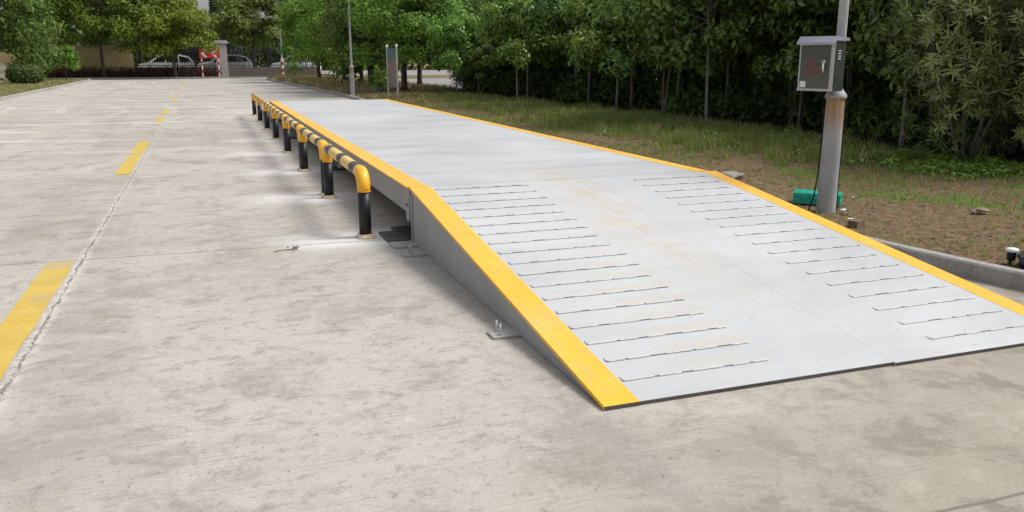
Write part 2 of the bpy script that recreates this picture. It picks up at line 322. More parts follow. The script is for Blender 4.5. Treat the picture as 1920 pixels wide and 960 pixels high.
flat('side_road',[(10.6,39.2),(50,39.2),(50,60),(10.6,60)],.124,M['path'],'pale concrete side road seen between the trees')
flat('verge_back',[(9.5,60),(50,60),(50,71),(9.5,71)],.126,M['soil2'],'grassland beyond the side road')
mb=MB().box((30,39.1,.11),(43,.12,.08)).box((30,60.1,.12),(43,.15,.1)); struct(mb.build('kerb',M['conc']),'kerbs of the side road behind the information board')
py=[(edge_x(inL,y),y) for y in [23,24,26,28,31,34,37,40,44,48,52,56,60,64,67,69]]
verge('lawn',py,-1,[0,.3,1,2,3.5,5,8,12,20,40],'mown dry lawn on the left of the yard',soil_mat('lawn_soil',1.35,False,(.2,.17,.08)),lambda x,y:.10+.03*math.sin(x*.5)*math.sin(y*.2))
flat('planting_strip',[(-60,71.27),(40,71.27),(40,74.5),(-60,74.5)],.09,M['soil2'],'bare earth strip in front of the iron fence')

# road dashes (worn thermoplastic sheets 4 mm above the yard)
def dash_mat():
    t=NT('worn_yellow_road_paint',.8,.2); P=t.coord(); X,Y,Z=t.xyz(P); a=t.noise(P,3.5,5,.7); f=t.noise(P,45,5,.75)
    c=t.mix(t.ramp(a,.3,.7),(.50,.345,.055),(.56,.41,.11)); c=t.mix(t.ramp(t.noise(t.coord((.6,1.5,1)),2,4,.7),.54,.72,0,.75),c,(.40,.33,.2)); c=t.mix(t.ramp(f,.60,.68,0,.8),c,(.40,.35,.28))
    c=t.mix(t.math('MULTIPLY',t.ramp(Y,7.05,7.15),t.ramp(Y,8,7.9,0,.7)),c,(.42,.35,.24)); c=t.mix(t.ramp(Y,22,45,0,.6),c,(.42,.37,.26)); t.col(c); return t.m
dm=dash_mat()
for k,(a,b) in enumerate(((2.3,7.36),(12.8,15.3),(15.45,17.95),(23.4,25.2),(26.6,28.7),(34.2,37.2),(39.,41.2),(44.5,47.5),(55,58))):
    x0=-1.30+.003*a; vs=[];fs=[];n=14
    for i in range(n+1):
        y=a+(b-a)*i/n; vs+=[(x0+.003*(y-a)+random.uniform(-.004,.004),y,.004),(x0+.20+.003*(y-a)+random.uniform(-.006,.006),y,.004)]
    fs=[(2*i,2*i+1,2*i+3,2*i+2) for i in range(n)]
    struct(MB().add(vs,fs).build('lane_marking',dm),'worn yellow centre-line dash on the concrete')

# ------------------------------------------------------------------ weighbridge
XL,XR=1.635,4.775; Y0,Y1,Y2=3.235,7.12,22.95; ZT=.49; ZF=.021; SW=.185; SWR=.15
wb=empty('weighbridge',(3.2,15,0),0,'long pale grey steel vehicle weighbridge with yellow edge stripes and a ribbed ramp','weighbridge')
def pz(o): o.matrix_parent_inverse=Matrix.Translation((-3.2,-15,0)); return o
def wbuild(mb,name,m,parent): 
    o=mb.build(name,m,parent)
    if parent is wb: pz(o)
    return o
DXL,DXR=1.62,4.715
d=MB(); d.box(((DXL+SW+DXR-SWR)/2,(Y1+.02+Y2)/2,ZT-.006),(DXR-DXL-SW-SWR,Y2-Y1-.02,.012))
deck=wbuild(d,'deck_plate',M['deck'],wb)
for (xa,xb,lb) in ((DXL,DXL+SW,None),(DXR-SWR,DXR,None)):
    vs=[];n=36
    for i in range(n+1):
        y=Y1+.02+(Y2-Y1-.02)*i/n; j=random.uniform(-.004,.004)
        inner=xb if xa==DXL else xa; outer=xa if xa==DXL else xb; vs+=[(outer,y,ZT-.0118),(outer,y,ZT+.0025),(inner+j,y,ZT+.0025),(inner+j,y,ZT-.0118)]
    fs=[(4*i+k,4*i+(k+1)%4,4*i+4+(k+1)%4,4*i+4+k) for i in range(n) for k in range(4)]+[(0,1,2,3),(4*n+3,4*n+2,4*n+1,4*n)]
    wbuild(MB().add(vs,fs),'edge_stripe',M['stripe'],wb)
# longitudinal channel beams under the deck
for x in (DXL+.045,2.4,3.17,3.95,DXR-.045):
    b=MB().box((x,(Y1+.06+Y2)/2,ZT-.135),(.012,Y2-Y1-.1,.235)).box((x+(.03 if x<3 else -.03),(Y1+.06+Y2)/2,ZT-.250),(.07,Y2-Y1-.1,.012)).box((x+(.03 if x<3 else -.03),(Y1+.06+Y2)/2,ZT-.019),(.07,Y2-Y1-.1,.010))
    wbuild(b,'side_beam' if x in (DXL+.045,DXR-.045) else 'inner_beam',M['beam'],wb)
for y in (Y1+.06,9.7,12.3,14.9,17.5,20.1,Y2-.02):
    wbuild(MB().box(((DXL+DXR)/2,y,ZT-.14),(DXR-DXL-.13,.012,.2)),'cross_member',M['beam'],wb)
for y in (7.55,12.4,17.6,22.6):
    for x in (DXL+.22,DXR-.22):
        f=wbuild(MB().box((x,y,.012),(.5,.42,.02),0,bev=.002),'base_plate',M['steel'],wb)
        MB().lathe([(.06,.0),(.06,.05),(.035,.06),(.035,.17),(.05,.175),(.05,.21)],(x,y,.022),18).build('load_cell',M['galv'],f)
# end plate with rounded lower corner at the hinge
rp=[(Y1+.035,ZT-.014),(Y1+.035,ZT-.27)]+[(Y1+.035+.05*(1-math.cos(t)),ZT-.27-.05*math.sin(t)) for t in (R(30),R(60),R(90))]+[(Y1+.12,ZT-.32)]+[(Y1+.12+.05*math.sin(t),ZT-.27-.05*math.cos(t)) for t in (R(30),R(60),R(90))]+[(Y1+.17,ZT-.014)]
for x in (DXL+.018,DXR-.03): 
    e=wbuild(MB().prismx(rp,x,x+.014),'end_plate',M['beam'],wb)
    MB().tube([(x-.012,Y1+.10,ZT-.17),(x,Y1+.10,ZT-.17)],.012,8).build('bolt',M['steel'],e)

def ramp_z(y): return ZF+(y-Y0)*(ZT+.003-ZF)/(Y1-Y0)
def make_ramp():
    r=MB()
    xm=3.35
    def plate(xa,xb,dz,mi=0,th=.02,ya=Y0,yb=Y1-.006,mb=r):
        za,zb=ramp_z(ya)+dz,ramp_z(yb)+dz
        mb.add([(xa,ya,za-th),(xb,ya,za-th),(xb,yb,zb-th),(xa,yb,zb-th),(xa,ya,za),(xb,ya,za),(xb,yb,zb),(xa,yb,zb)],[(3,2,1,0),(4,5,6,7),(1,2,6,5),(2,3,7,6),(3,0,4,7)],mi)
        mb.add([(xa,ya,za-th),(xb,ya,za-th),(xb,ya,za-.0015),(xa,ya,za-.0015)],[(0,1,2,3)],1)
        mb.add([(xa,ya,za-.0015),(xb,ya,za-.0015),(xb,ya,za),(xa,ya,za)],[(0,1,2,3)],mi)
    plate(XL+SW,xm-.0002,0); plate(xm+.0002,XR-SWR,.0006,ya=Y0-.012)
    ramp=r.build('ramp',[M['deck'],M['steel']],wb); pz(ramp)
    for xa,xb in ((XL,XL+SW),(XR-SWR,XR)):
        s=MB(); plate(xa,xb,.0025,0,.021,mb=s,ya=Y0-.004)
        s.build('edge_stripe',[M['stripe'],M['steel']],ramp)
    for x in (XL+.012,XR-.024):
        yb=Y1-.02; pts=[(Y0+.16,ramp_z(Y0+.16)-.0165),(Y0+.16,.004),(yb,.004),(yb,ramp_z(yb)-.0165)]
        MB().prismx(pts,x,x+.012).build('side_plate',M['beam'],ramp)
    MB().box((XL+.006,Y1-.05,.22),(.008,.045,.42)).build('side_flange',M['beam'],ramp)
    for x in (2.3,3.2,4.1):
        yb=Y1-.02; pts=[(Y0+.3,ramp_z(Y0+.3)-.0165),(Y0+.3,.004),(yb,.004),(yb,ramp_z(yb)-.0165)]
        MB().prismx(pts,x,x+.01).build('rib',M['beam'],ramp)
    MB().box(((XL+XR)/2,Y1-.03,.225),(XR-XL-.06,.012,.44)).build('back_plate',M['beam'],ramp)
    # ribs welded across the wheel tracks, weld beads broken by worn steel darkened as shade
    sl=math.atan((ZT-ZF)/(Y1-Y0))
    for k in range(18):
        y=3.455+k*.2085
        for (xa,xb) in ((1.84,2.71),(3.77,4.56)):
            b=MB(); y_=y-(.03 if xa>3 else 0); z=ramp_z(y_)
            xb2=xb+random.uniform(-.02,.02); xa2=xa+random.uniform(-.008,.008); h=.004; w=.045
            b.box(((xa2+xb2)/2,y_,z+h/2-.001),(xb2-xa2,w,h),0,rx=sl)
            # front face: alternating bead and steel strips darkened to paint in shade
            x=xa2
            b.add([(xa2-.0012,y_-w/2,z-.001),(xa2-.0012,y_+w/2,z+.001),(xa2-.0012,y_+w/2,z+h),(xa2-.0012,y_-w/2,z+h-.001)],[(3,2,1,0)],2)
            while x<xb2-.02:
                L_=random.uniform(.09,.2); e=min(x+L_,xb2)
                q=4; pts=[]
                n=max(3,int((e-x)/.012)); 
                path=[(x+(e-x)*i/n,y_-w/2-.002+random.uniform(-.0007,.0007),z+.001+random.uniform(-.001,.002)) for i in range(n+1)]
                b.tube(path,[random.uniform(.0035,.0048) for _ in path],6,1)
                x=e; L_=random.choice((random.uniform(.05,.11),random.uniform(.05,.09),random.uniform(.015,.03))); e=min(x+L_,xb2)
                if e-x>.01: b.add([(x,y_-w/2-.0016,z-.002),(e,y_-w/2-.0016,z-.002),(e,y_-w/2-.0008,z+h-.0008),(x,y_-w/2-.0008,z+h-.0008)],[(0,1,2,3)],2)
                x=e
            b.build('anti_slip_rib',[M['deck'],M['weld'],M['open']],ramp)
    # ground fixings
    for (x,y,w_,l_,plain_) in ((XL-.06,4.42,.20,.13,0),(XL-.07,6.62,.24,.14,0),(XL-.07,7.0,.26,.22,1),(XR+.06,4.42,.20,.13,0),(XR+.06,6.62,.2,.14,0)):
        g=MB().box((x,y,.009),(w_,l_,.014),0,bev=.002).build('fixing_plate',M['galv'],ramp)
        if not plain_:
            for dy in (-.035,.03):
                MB().tube([(x-.05,y+dy,.01),(x-.05,y+dy,.085)],.007,8).lathe([(.014,.0),(.014,.014)],(x-.05,y+dy,.016),6).build('anchor_bolt',M['galv'],g)
    g=MB().box((XL-.03,7.36,.012),(.34,.42,.018),0,bev=.002).box((XL-.03,7.36,.0235),(.28,.06,.005)).build('fixing_plate',M['steel'],ramp)
    return ramp
ramp=make_ramp()
# far ramp: mirrored copy of the near one
far=copy_tree(ramp,wb); far.matrix_parent_inverse=Matrix.Translation((-3.2,-15,0)); far.rotation_euler=(0,0,PI); far.location=(XL+XR,Y1+Y2+.0,0)

# ------------------------------------------------------------------ hoop barriers
def make_hoop(L_):
    t=empty('hoop_barrier'); r=.056; H=.585; rc=.13
    def elbow(y,sg):
        pts=[(0,y,.425),(0,y,H-rc)]+[(0,y+sg*rc*(1-math.cos(a)),H-rc+rc*math.sin(a)) for a in [R(q) for q in (11,22,34,45,56,68,79,90)]]+[(0,y+sg*(rc+.03),H)]
        return MB().tube(pts,[r*1.05]*2+[r*1.10]*8+[r*1.06],20)
    y0,y1=rc+.03,L_-rc-.03; cuts=[(y0,0)]; ln=y1-y0
    seg=[(.0,.03,0),(.03,.17,1),(.17,.41,0),(.41,.54,1),(.54,.82,0),(.82,.97,1),(.97,1,0)]
    path=[(0,y0+ln*seg[0][0],H)]+[(0,y0+ln*s[1],H) for s in seg]
    rail=MB().tube(path,r,20,0,True,[s[2] for s in seg]).build('rail',[M['pyellow'],M['bband']],t)
    for y,sg in ((0,1),(L_,-1)):
        p=MB().tube([(0,y,.012),(0,y,.43)],r,20).build('post',M['bblack'],t)
        e=elbow(y,sg); e.tube([(0,y,.422),(0,y,.428)],r*1.12,20); e.build('elbow',M['byellow'],t)
        f=MB().lathe([(.098,.0),(.098,.010),(.093,.013),(.07,.014),(.063,.03),(.057,.032)],(0,y,.002),24).build('base_flange',M['flange'],t)
        for a in range(4): MB().lathe([(.011,0),(.011,.014),(.006,.015),(.006,.03)],(.080*math.cos(a*PI/2+.6),y+.080*math.sin(a*PI/2+.6),.013),6).build('bolt',M['galv'],f)
    return t
h0=make_hoop(2.35); h1=make_hoop(2.30)
ords=['nearest','second nearest','third','middle','fifth','second farthest','farthest']
lab=['nearest yellow and black steel hoop barrier, its end post standing alone beside the ramp hinge',
'second hoop barrier from the ramp, next behind the nearest yellow and black hoop','third hoop barrier from the ramp in the yellow and black row beside the deck',
'fourth and middle hoop barrier of the seven along the weighbridge deck','fifth hoop barrier from the ramp, two before the far end of the row',
'sixth hoop barrier from the ramp, next to last at the far end of the row','farthest small hoop barrier at the far end of the row, past the deck end']
cur=None
for k in range(7):
    o=h0 if k==0 else (h1 if k==1 else copy_tree(h1))
    o.location=(1.295+.006*k-(0 if k==0 else .006),7.46 if k==0 else 7.53+2.5*k,0);  tag(o,lab[k],'barrier','hoop barriers along the weighbridge')

# ------------------------------------------------------------------ lamp posts
def make_post(x,y,label,base=.1,ht=6.0,arm_dir=(-1,0)):
    t=empty('lamp_post',(x,y,base),0,label,'lamp post')
    MB().lathe([(.092,-.03),(.090,.5),(.086,1.0),(.084,1.115)],n=28).build('lower_tube',M['pole'],t)
    MB().lathe([(.098,1.115),(.102,1.13),(.098,1.15),(.072,1.185),(.055,1.21),(.050,1.24)],n=28).build('collar',M['pole'],t)
    MB().lathe([(.047,1.235),(.040,3.5),(.034,ht)],n=20).build('upper_tube',M['pole'],t)
    a=MB().tube([(0,0,ht-.05),(arm_dir[0]*.4,arm_dir[1]*.4,ht+.25),(arm_dir[0]*1.1,arm_dir[1]*1.1,ht+.32)],.028,10); a.build('arm',M['pole'],t)
    h=MB().box((arm_dir[0]*1.35,arm_dir[1]*1.35,ht+.32),(.55 if arm_dir[0] else .2,.2 if arm_dir[0] else .55,.1),0,bev=.03).build('lamp_head',M['galv'],t)
    return t
make_post(5.76,6.63,'thick grey steel lamp post with rust stain below its collar, standing beside the green case')
make_post(5.72,34.6,'distant slim grey lamp post on the verge beyond the far deck end')
cb=MB().tube([(0,0,0),(-.0,.0,.3),(.01,.02,.7),(0,.0,1.12)],.006,6)
cb=MB().tube([(5.695,6.69,1.2),(5.688,6.695,.8),(5.683,6.70,.45),(5.665,6.71,.25),(5.59,6.69,.11)],.007,6).tube([(5.825,6.575,1.2),(5.832,6.572,.7),(5.838,6.570,.11)],.005,6)
tag(cb.build('power_cable',M['rubber']),'thin black cables running down the thick lamp post to the soil','cable')
# control cabinet
def inox():
    t=NT('brushed_steel_tree_reflection',.16,.5,.55); n=t.noise(t.coord((2,2,40),obj=True),4,3,.6); t.col(t.mix(n,(.09,.098,.085),(.12,.128,.105))); t.bump(n,.02,.001); return t.m  # dark green tint paints in the trees mirrored by the door
def inox2():
    t=NT('light_cabinet_steel',.4,.5,.35); n=t.noise(t.coord((2,2,9),obj=True),4,3,.6); t.col(t.mix(n,(.34,.345,.34),(.42,.42,.42))); return t.m
ix,ix2=inox(),inox2()
cab=empty('control_cabinet',(5.728,6.51,1.29),R(20),'dark steel control cabinet with sloped hood fixed to the thick lamp post','cabinet')
# local: front faces -X, width along Y (0..W), depth along X (-D..0)
W_,D_,H_=.355,.20,.46
b=MB().box((-D_/2,W_/2,H_/2),(D_,W_,H_),0,bev=.006); b.build('housing',M['pcab'] if 'pcab' in M else plain('dark_cabinet_side',(.035,.042,.036),.35,.1),cab)
fr=MB()
for c,dm_ in (((-D_-.004,W_/2,.012),(.014,W_+.01,.024)),((-D_-.004,W_/2,H_-.018),(.014,W_+.01,.036)),((-D_-.004,.015,H_/2),(.013,.034,H_-.004)),((-D_-.004,W_-.008,H_/2),(.013,.016,H_-.004))): fr.box(c,dm_,0,bev=.003)
fr.build('door_frame',ix2,cab)
door=MB().box((-D_-.005,W_/2+.006,H_/2-.003),(.010,W_-.052,H_-.062),0,bev=.002).build('door',ix,cab)
hd=MB().add([(-D_-.06,-.012,H_-.012),(-D_-.06,W_+.012,H_-.012),(-D_+.0,W_+.012,H_+.045),(-D_+.0,-.012,H_+.045),(.03,-.012,H_+.03),(.03,W_+.012,H_+.03),
 (-D_-.06,-.012,H_-.03),(-D_-.06,W_+.012,H_-.03),(-D_-.0,W_+.012,H_+.004),(-D_-.0,-.012,H_+.004),(.03,-.012,H_+.004),(.03,W_+.012,H_+.004)],
 [(0,3,2,1),(3,4,5,2),(0,1,7,6),(6,7,8,9),(9,8,11,10),(0,6,9,3),(3,9,10,4),(1,2,8,7),(2,5,11,8),(4,10,11,5)])
hd.build('hood',plain('pale_hood_paint',(.33,.33,.40),.4,.2),cab)
lv=MB()
for i in range(4): lv.box((-D_*.62,-.003,H_*.80-i*.024),(.045,.012,.008),0,rx=R(-35))
lv.build('vent_louvre',ix2,cab)
xf=-D_-.012
hn=MB().box((xf-.008,.085,.275),(.018,.036,.022),0,bev=.004).tube([(xf-.02,.088,.275),(xf-.03,.084,.225),(xf-.022,.08,.17)],[.011,.009,.007],10).lathe([(.016,0),(.016,.02)],(xf-.008,.103,.262),12).build('handle',M['chrome'],door)
red=plain('faded_red_print',(.26,.035,.04),.5)
w=MB(); cy,cz=.215,.245
def ypt(y,z): return (xf-.0006,y,z)
def tri(s_): return [(cy,cz+.075*s_),(cy+.075*s_,cz-.055*s_),(cy-.075*s_,cz-.055*s_)]
o_,i_=tri(1),tri(.80)
for k in range(3):
    a,b_=o_[k],o_[(k+1)%3]; c_,d_=i_[(k+1)%3],i_[k]; w.add([ypt(*a),ypt(*b_),ypt(*c_),ypt(*d_)],[(0,1,2,3)])
bolt=[(cy+.012,cz+.042),(cy-.012,cz+.042),(cy-.002,cz+.008),(cy-.02,cz+.008),(cy+.008,cz-.036),(cy+.001,cz-.004),(cy+.02,cz-.004)]
w.add([ypt(*p) for p in bolt],[tuple(range(len(bolt)))])
for k in range(4): yy=cy+.052-k*.034; w.add([ypt(yy,cz-.072),ypt(yy-.022,cz-.072),ypt(yy-.022,cz-.080),ypt(yy,cz-.080)],[(0,1,2,3)]); w.add([ypt(yy-.006,cz-.066),ypt(yy-.014,cz-.066),ypt(yy-.014,cz-.094),ypt(yy-.006,cz-.094)],[(0,1,2,3)])
w.build('warning_mark',red,door)
MB().box((xf,.30,.062),(.002,.062,.058)).build('sticker',plain('pale_sticker',(.62,.63,.60),.6),door)
MB().box((.035,.12,H_*.25),(.10,.04,.03)).box((.035,.12,H_*.8),(.10,.04,.03)).build('bracket',M['galv'],cab)

# ------------------------------------------------------------------ things on the verge
gm=plain('green_plastic',(.01,.38,.28),.35,0,.5)
cs=empty('tool_case',(5.985,7.03,.112),R(-44),'flat green plastic case lying on the soil behind the thick lamp post','case')
MB().box((0,0,.034),(.47,.27,.066),0,bev=.006).box((0,0,.036),(.482,.282,.010),0,bev=.003).build('base',gm,cs)
MB().box((0,0,.092),(.47,.27,.046),0,bev=.006).box((-.13,0,.116),(.16,.20,.006),0,bev=.002).box((.13,0,.116),(.16,.20,.006),0,bev=.002).build('lid',gm,cs)
for x in (-.13,.13): MB().box((x,-.141,.072),(.045,.012,.04),0,bev=.003).build('latch',gm,cs)
MB().tube([(-.05,-.127,.07),(-.05,-.15,.07),(.05,-.15,.07),(.05,-.127,.07)],.007,8).build('handle',gm,cs)
# garden light at right edge
gl=empty('garden_light',(5.55,4.38,.10),0,'small black ground light with white top on the soil at the right edge','garden light')
MB().lathe([(.012,-.02),(.012,.03),(.028,.035),(.033,.10)],n=20).build('body',M['iron'],gl)
MB().lathe([(.042,.10),(.046,.108),(.044,.12),(.030,.126),(.002,.128)],n=20).build('cap',M['white'],gl)
bm=bmesh.new(); bmesh.ops.create_icosphere(bm,subdivisions=4,radius=1)
from mathutils import noise as mn
for v in bm.verts:
    n=mn.noise(v.co*1.6)*.25+mn.noise(v.co*5)*.08; v.co=Vector((v.co.x*.17,v.co.y*.13,v.co.z*.085))*(1+n)
mb=MB().add([v.co[:] for v in bm.verts],[[v.index for v in f.verts] for f in bm.faces],0,True); bm.free()
o=mb.build('plastic_bag',plain('black_plastic',(.012,.013,.02),.3,0,.5)); o.location=(5.66,4.22,.155); tag(o,'crumpled black plastic bag lying at the right edge of the picture','bag')
o=MB().box((0,0,.03),(.16,.09,.075),0,rz=.4,bev=.006).build('brick',plain('muddy_brick',(.16,.105,.07),.95)); o.location=(5.50,5.92,.095); tag(o,'muddy brown brick lying in soil near the foot of the thick lamp post','brick')
def scrap(x,y,s,label):
    vs=[];n=5
    for i in range(n+1):
        for j in range(n+1): vs.append(((i/n-.5)*s*(1+.3*math.sin(j)),(j/n-.5)*s*.7,.012+.02*random.random()))
    fs=[(i*(n+1)+j,(i+1)*(n+1)+j,(i+1)*(n+1)+j+1,i*(n+1)+j+1) for i in range(n) for j in range(n)]
    o=MB().add(vs,fs,0,True).build('paper_scrap',M['white']); o.location=(x,y,hgt(x,y)+.01); o.rotation_euler=(0,0,random.random()*3); tag(o,label,'litter')
scrap(5.86,6.50,.07,'white paper scrap right at the foot of the thick lamp post')
scrap(5.60,6.10,.05,'tiny white paper scrap between the lamp post and the brick')
scrap(6.62,7.2,.035,'tiny pale scrap on the bare soil right of the green case')
scrap(5.2,7.05,.045,'tiny white scrap beside the right edge stripe near the ramp top')
# stones
def stone(x,y,z,s,label,m,name='stone',cat='stone',flat_=.5):
    bm=bmesh.new(); bmesh.ops.create_icosphere(bm,subdivisions=3,radius=1)
    for v in bm.verts:
        n=mn.noise(v.co*1.3+Vector((x,y,0)))*.45+mn.noise(v.co*4+Vector((x,y,0)))*.12; v.co=Vector((v.co.x*s,v.co.y*s*.8,v.co.z*s*flat_))*(1+n)
    mb=MB().add([v.co[:] for v in bm.verts],[[v.index for v in f.verts] for f in bm.faces],0,False); bm.free()
    o=mb.build(name,m); o.location=(x,y,z); tag(o,label,cat); return o
sm=plain('grey_stone',(.26,.24,.21),.9)
stone(6.25,9.0,.13,.17,'flat grey stone in the soil beside the right stripe at the ramp top',sm,flat_=.3)
stone(7.1,6.0,.13,.09,'flat pale brown stone on the soil in front of the lamp post row',plain('pale_stone',(.24,.18,.13),.9),flat_=.4)
stone(-12.9,60,.6,1.75,'large tan boulder on the lawn at the left edge',plain('tan_boulder',(.34,.29,.22),.9),'boulder','boulder',.6)
stone(7.0,35.9,.25,.26,'small grey upright rock under the trees beyond the deck',sm,'boulder','boulder',1.1)
# twig litter on the yard
tw=empty('twig',(.54,7.12,.0),R(10),'small dry leafy twig lying on the concrete left of the barriers','twig')
MB().tube([(-.09,-.01,.01),(-.03,.005,.014),(.04,0,.012),(.09,.02,.01)],[.003,.004,.004,.003],6).build('stem',plain('twig_brown',(.10,.06,.035),.9),tw)
lf=MB()
for i in range(6):
    a=random.random()*6; x=.05+random.random()*.06; lf.add([(x,.01,.012),(x+.03*math.cos(a)-.01*math.sin(a),.01+.03*math.sin(a)+.01*math.cos(a),.03),(x+.06*math.cos(a),.01+.06*math.sin(a),.012),(x+.03*math.cos(a)+.01*math.sin(a),.01+.03*math.sin(a)-.01*math.cos(a),.02)],[(0,1,2,3)])
lf.build('leaf',plain('dead_leaf',(.10,.065,.035),.8),tw)
# loose grit and crumbs on the concrete
g=MB()
for i in range(900):
    if i<520: y=random.uniform(2.0,26)**1.0; x=-1.05+.003*y+random.gauss(0,.05)
    else: y=2+random.random()**1.6*22; x=random.uniform(-5,1.2)
    if i>=520 and y<3.2: x=random.uniform(-1,5)
    s=random.uniform(.002,.0065)*(1.5 if random.random()<.08 else 1); a=random.random()*3
    g.add([(x+s*math.cos(a+k*1.57)*random.uniform(.7,1.2),y+s*math.sin(a+k*1.57)*random.uniform(.7,1.2),.0005) for k in range(4)]+[(x,y,s*.9)],[(0,1,4),(1,2,4),(2,3,4),(3,0,4)])
tag(g.build('grit',plain('grit_stone',(.27,.24,.21),.95)),'loose grit and concrete crumbs scattered along the yard joint',None,None,'stuff'); 

# ------------------------------------------------------------------ information board (seen nearly edge on)
ib=empty('information_board',(6.80,31.8,.1),R(0),'narrow green and brown information board between two grey posts with white caps','notice board')
for y,x in ((.5,-.09),(-.45,.07)):
    p=MB().lathe([(.034,-.02),(.034,1.86)],(x,y,0),14).build('post',M['galv'],ib)
    MB().lathe([(.02,1.86),(.05,1.90),(.05,1.94),(.01,1.99)],(x,y,0),12).build('cap',M['white'],p)
def board_mat():
    t=NT('board_print',.4,.4); P=t.coord(); X,Y,Z=t.xyz(P); n=t.noise(t.coord((3,3,5)),3,3,.6)
    c=t.mix(t.ramp(Z,1.35,1.6),(.16,.13,.12),(.05,.12,.11)); c=t.mix(t.math('MULTIPLY',t.ramp(t.math('ABSOLUTE',t.math('SUBTRACT',Z,1.3)),.22,.05),.7),c,(.26,.09,.09)); c=t.mix(t.ramp(n,.3,.7,0,.3),c,(.2,.2,.19)); t.col(c); return t.m
MB().box((-.01,.025,1.12),(.03,.86,1.45),0,rz=R(9.5),bev=.005).build('panel',board_mat(),ib)

# ------------------------------------------------------------------ boundary: wall, fence, pier, sign, post, cars
w=empty('boundary_wall',(-12.8,74.2,0),0,'ochre rendered boundary wall behind the low brown hedge','wall')
MB().box((0,0,1.2),(15.6,.24,2.5)).build('wall_face',M['ochre'],w); MB().box((0,0,2.5),(15.8,.34,.1)).build('coping',M['pier'],w)
w=empty('gate_pier',(1.65,73.2,0),0,'pale grey square pier with wide cap at the iron fence, behind the chevron sign','pier')
MB().box((0,0,1.35),(.85,.5,2.7),0,bev=.01).build('shaft',M['pier'],w); MB().box((0,0,2.76),(1.25,.7,.12),0,bev=.02).box((0,0,2.88),(1.0,.6,.12),0,bev=.02).build('cap',M['pier'],w)
def fence(x0,x1,y,label,spear=True):
    t=empty('iron_fence',(0,0,0),0,label,'fence')
    MB().box(((x0+x1)/2,y,.42),(x1-x0,.24,.84)).build('base_wall',M['render'],t)
    n=int((x1-x0)/.17); pk=MB()
    for i in range(n+1):
        x=x0+.07+i*(x1-x0-.14)/n; pk.box((x,y,1.5),(.042,.03,1.35))
        pk.lathe([(.02,2.14),(.045,2.2),(.03,2.28),(.002,2.38)],(x,y,0),6)
        if i%2==0: pk.lathe([(.02,1.5),(.05,1.55),(.05,1.62),(.02,1.67)],(x,y,0),6)
    pk.build('picket',M['iron'],t); tag(t.children[-1],kind=None)
    MB().box(((x0+x1)/2,y,.98),(x1-x0,.04,.05)).box(((x0+x1)/2,y,2.02),(x1-x0,.04,.05)).build('rail',M['iron'],t)
    k=x0+3.2
    while k<x1: MB().box((k,y,1.55),(.1,.1,1.45)).build('post',M['iron'],t); k+=3.0
fence(2.1,9.2,73.3,'black spiked iron fence on dark base wall, right of the grey pier')
fence(-4.95,1.2,73.3,'black spiked iron fence on dark base wall, left of the grey pier')
# chevron sign
cs_=empty('chevron_sign',(.72,71.7,.1),0,'red sign with white left-pointing chevrons on two red and white posts','road sign')
for x in (-.62,.62):
    p=MB(); zs=[0,.3,.6,.9,1.2,1.5,1.75]
    for i in range(6): p.lathe([(.055,zs[i]),(.055,zs[i+1])],(x,0,0),12,i%2)
    p.build('post',[M['white'],M['red']],cs_)
MB().box((0,-.08,1.82),(1.52,.03,.72),0,bev=.004).build('board',M['red'],cs_)
ch=MB()
for cx in (-.42,.34):
    for s in (1,-1): ch.add([(cx-.22,-.099,1.82),(cx-.02,-.099,1.82),(cx+.26,-.099,1.82+s*.30),(cx+.06,-.099,1.82+s*.30)],[(0,1,2,3) if s>0 else (3,2,1,0)])
ch.build('chevron',M['white'],cs_)
# lit-arm post with red and white foot
up=empty('street_light',(6.15,70.6,0),0,'slim pale street light with red and white banded foot at the yard end','street light')
MB().lathe([(.08,.0),(.07,1.5),(.05,4.2),(.045,4.6)],n=14).build('pole',M['galv'],up)
z=0
for i in range(5): MB().lathe([(.11,.15+i*.28),(.105,.15+(i+1)*.28)],n=16).build('band',M['red'] if i%2 else M['white'],up)
MB().tube([(0,0,4.55),(-.3,0,4.7),(-.6,0,4.7)],.025,8).box((-.75,0,4.7),(.4,.18,.07),0,bev=.02).build('lamp_arm',M['galv'],up)
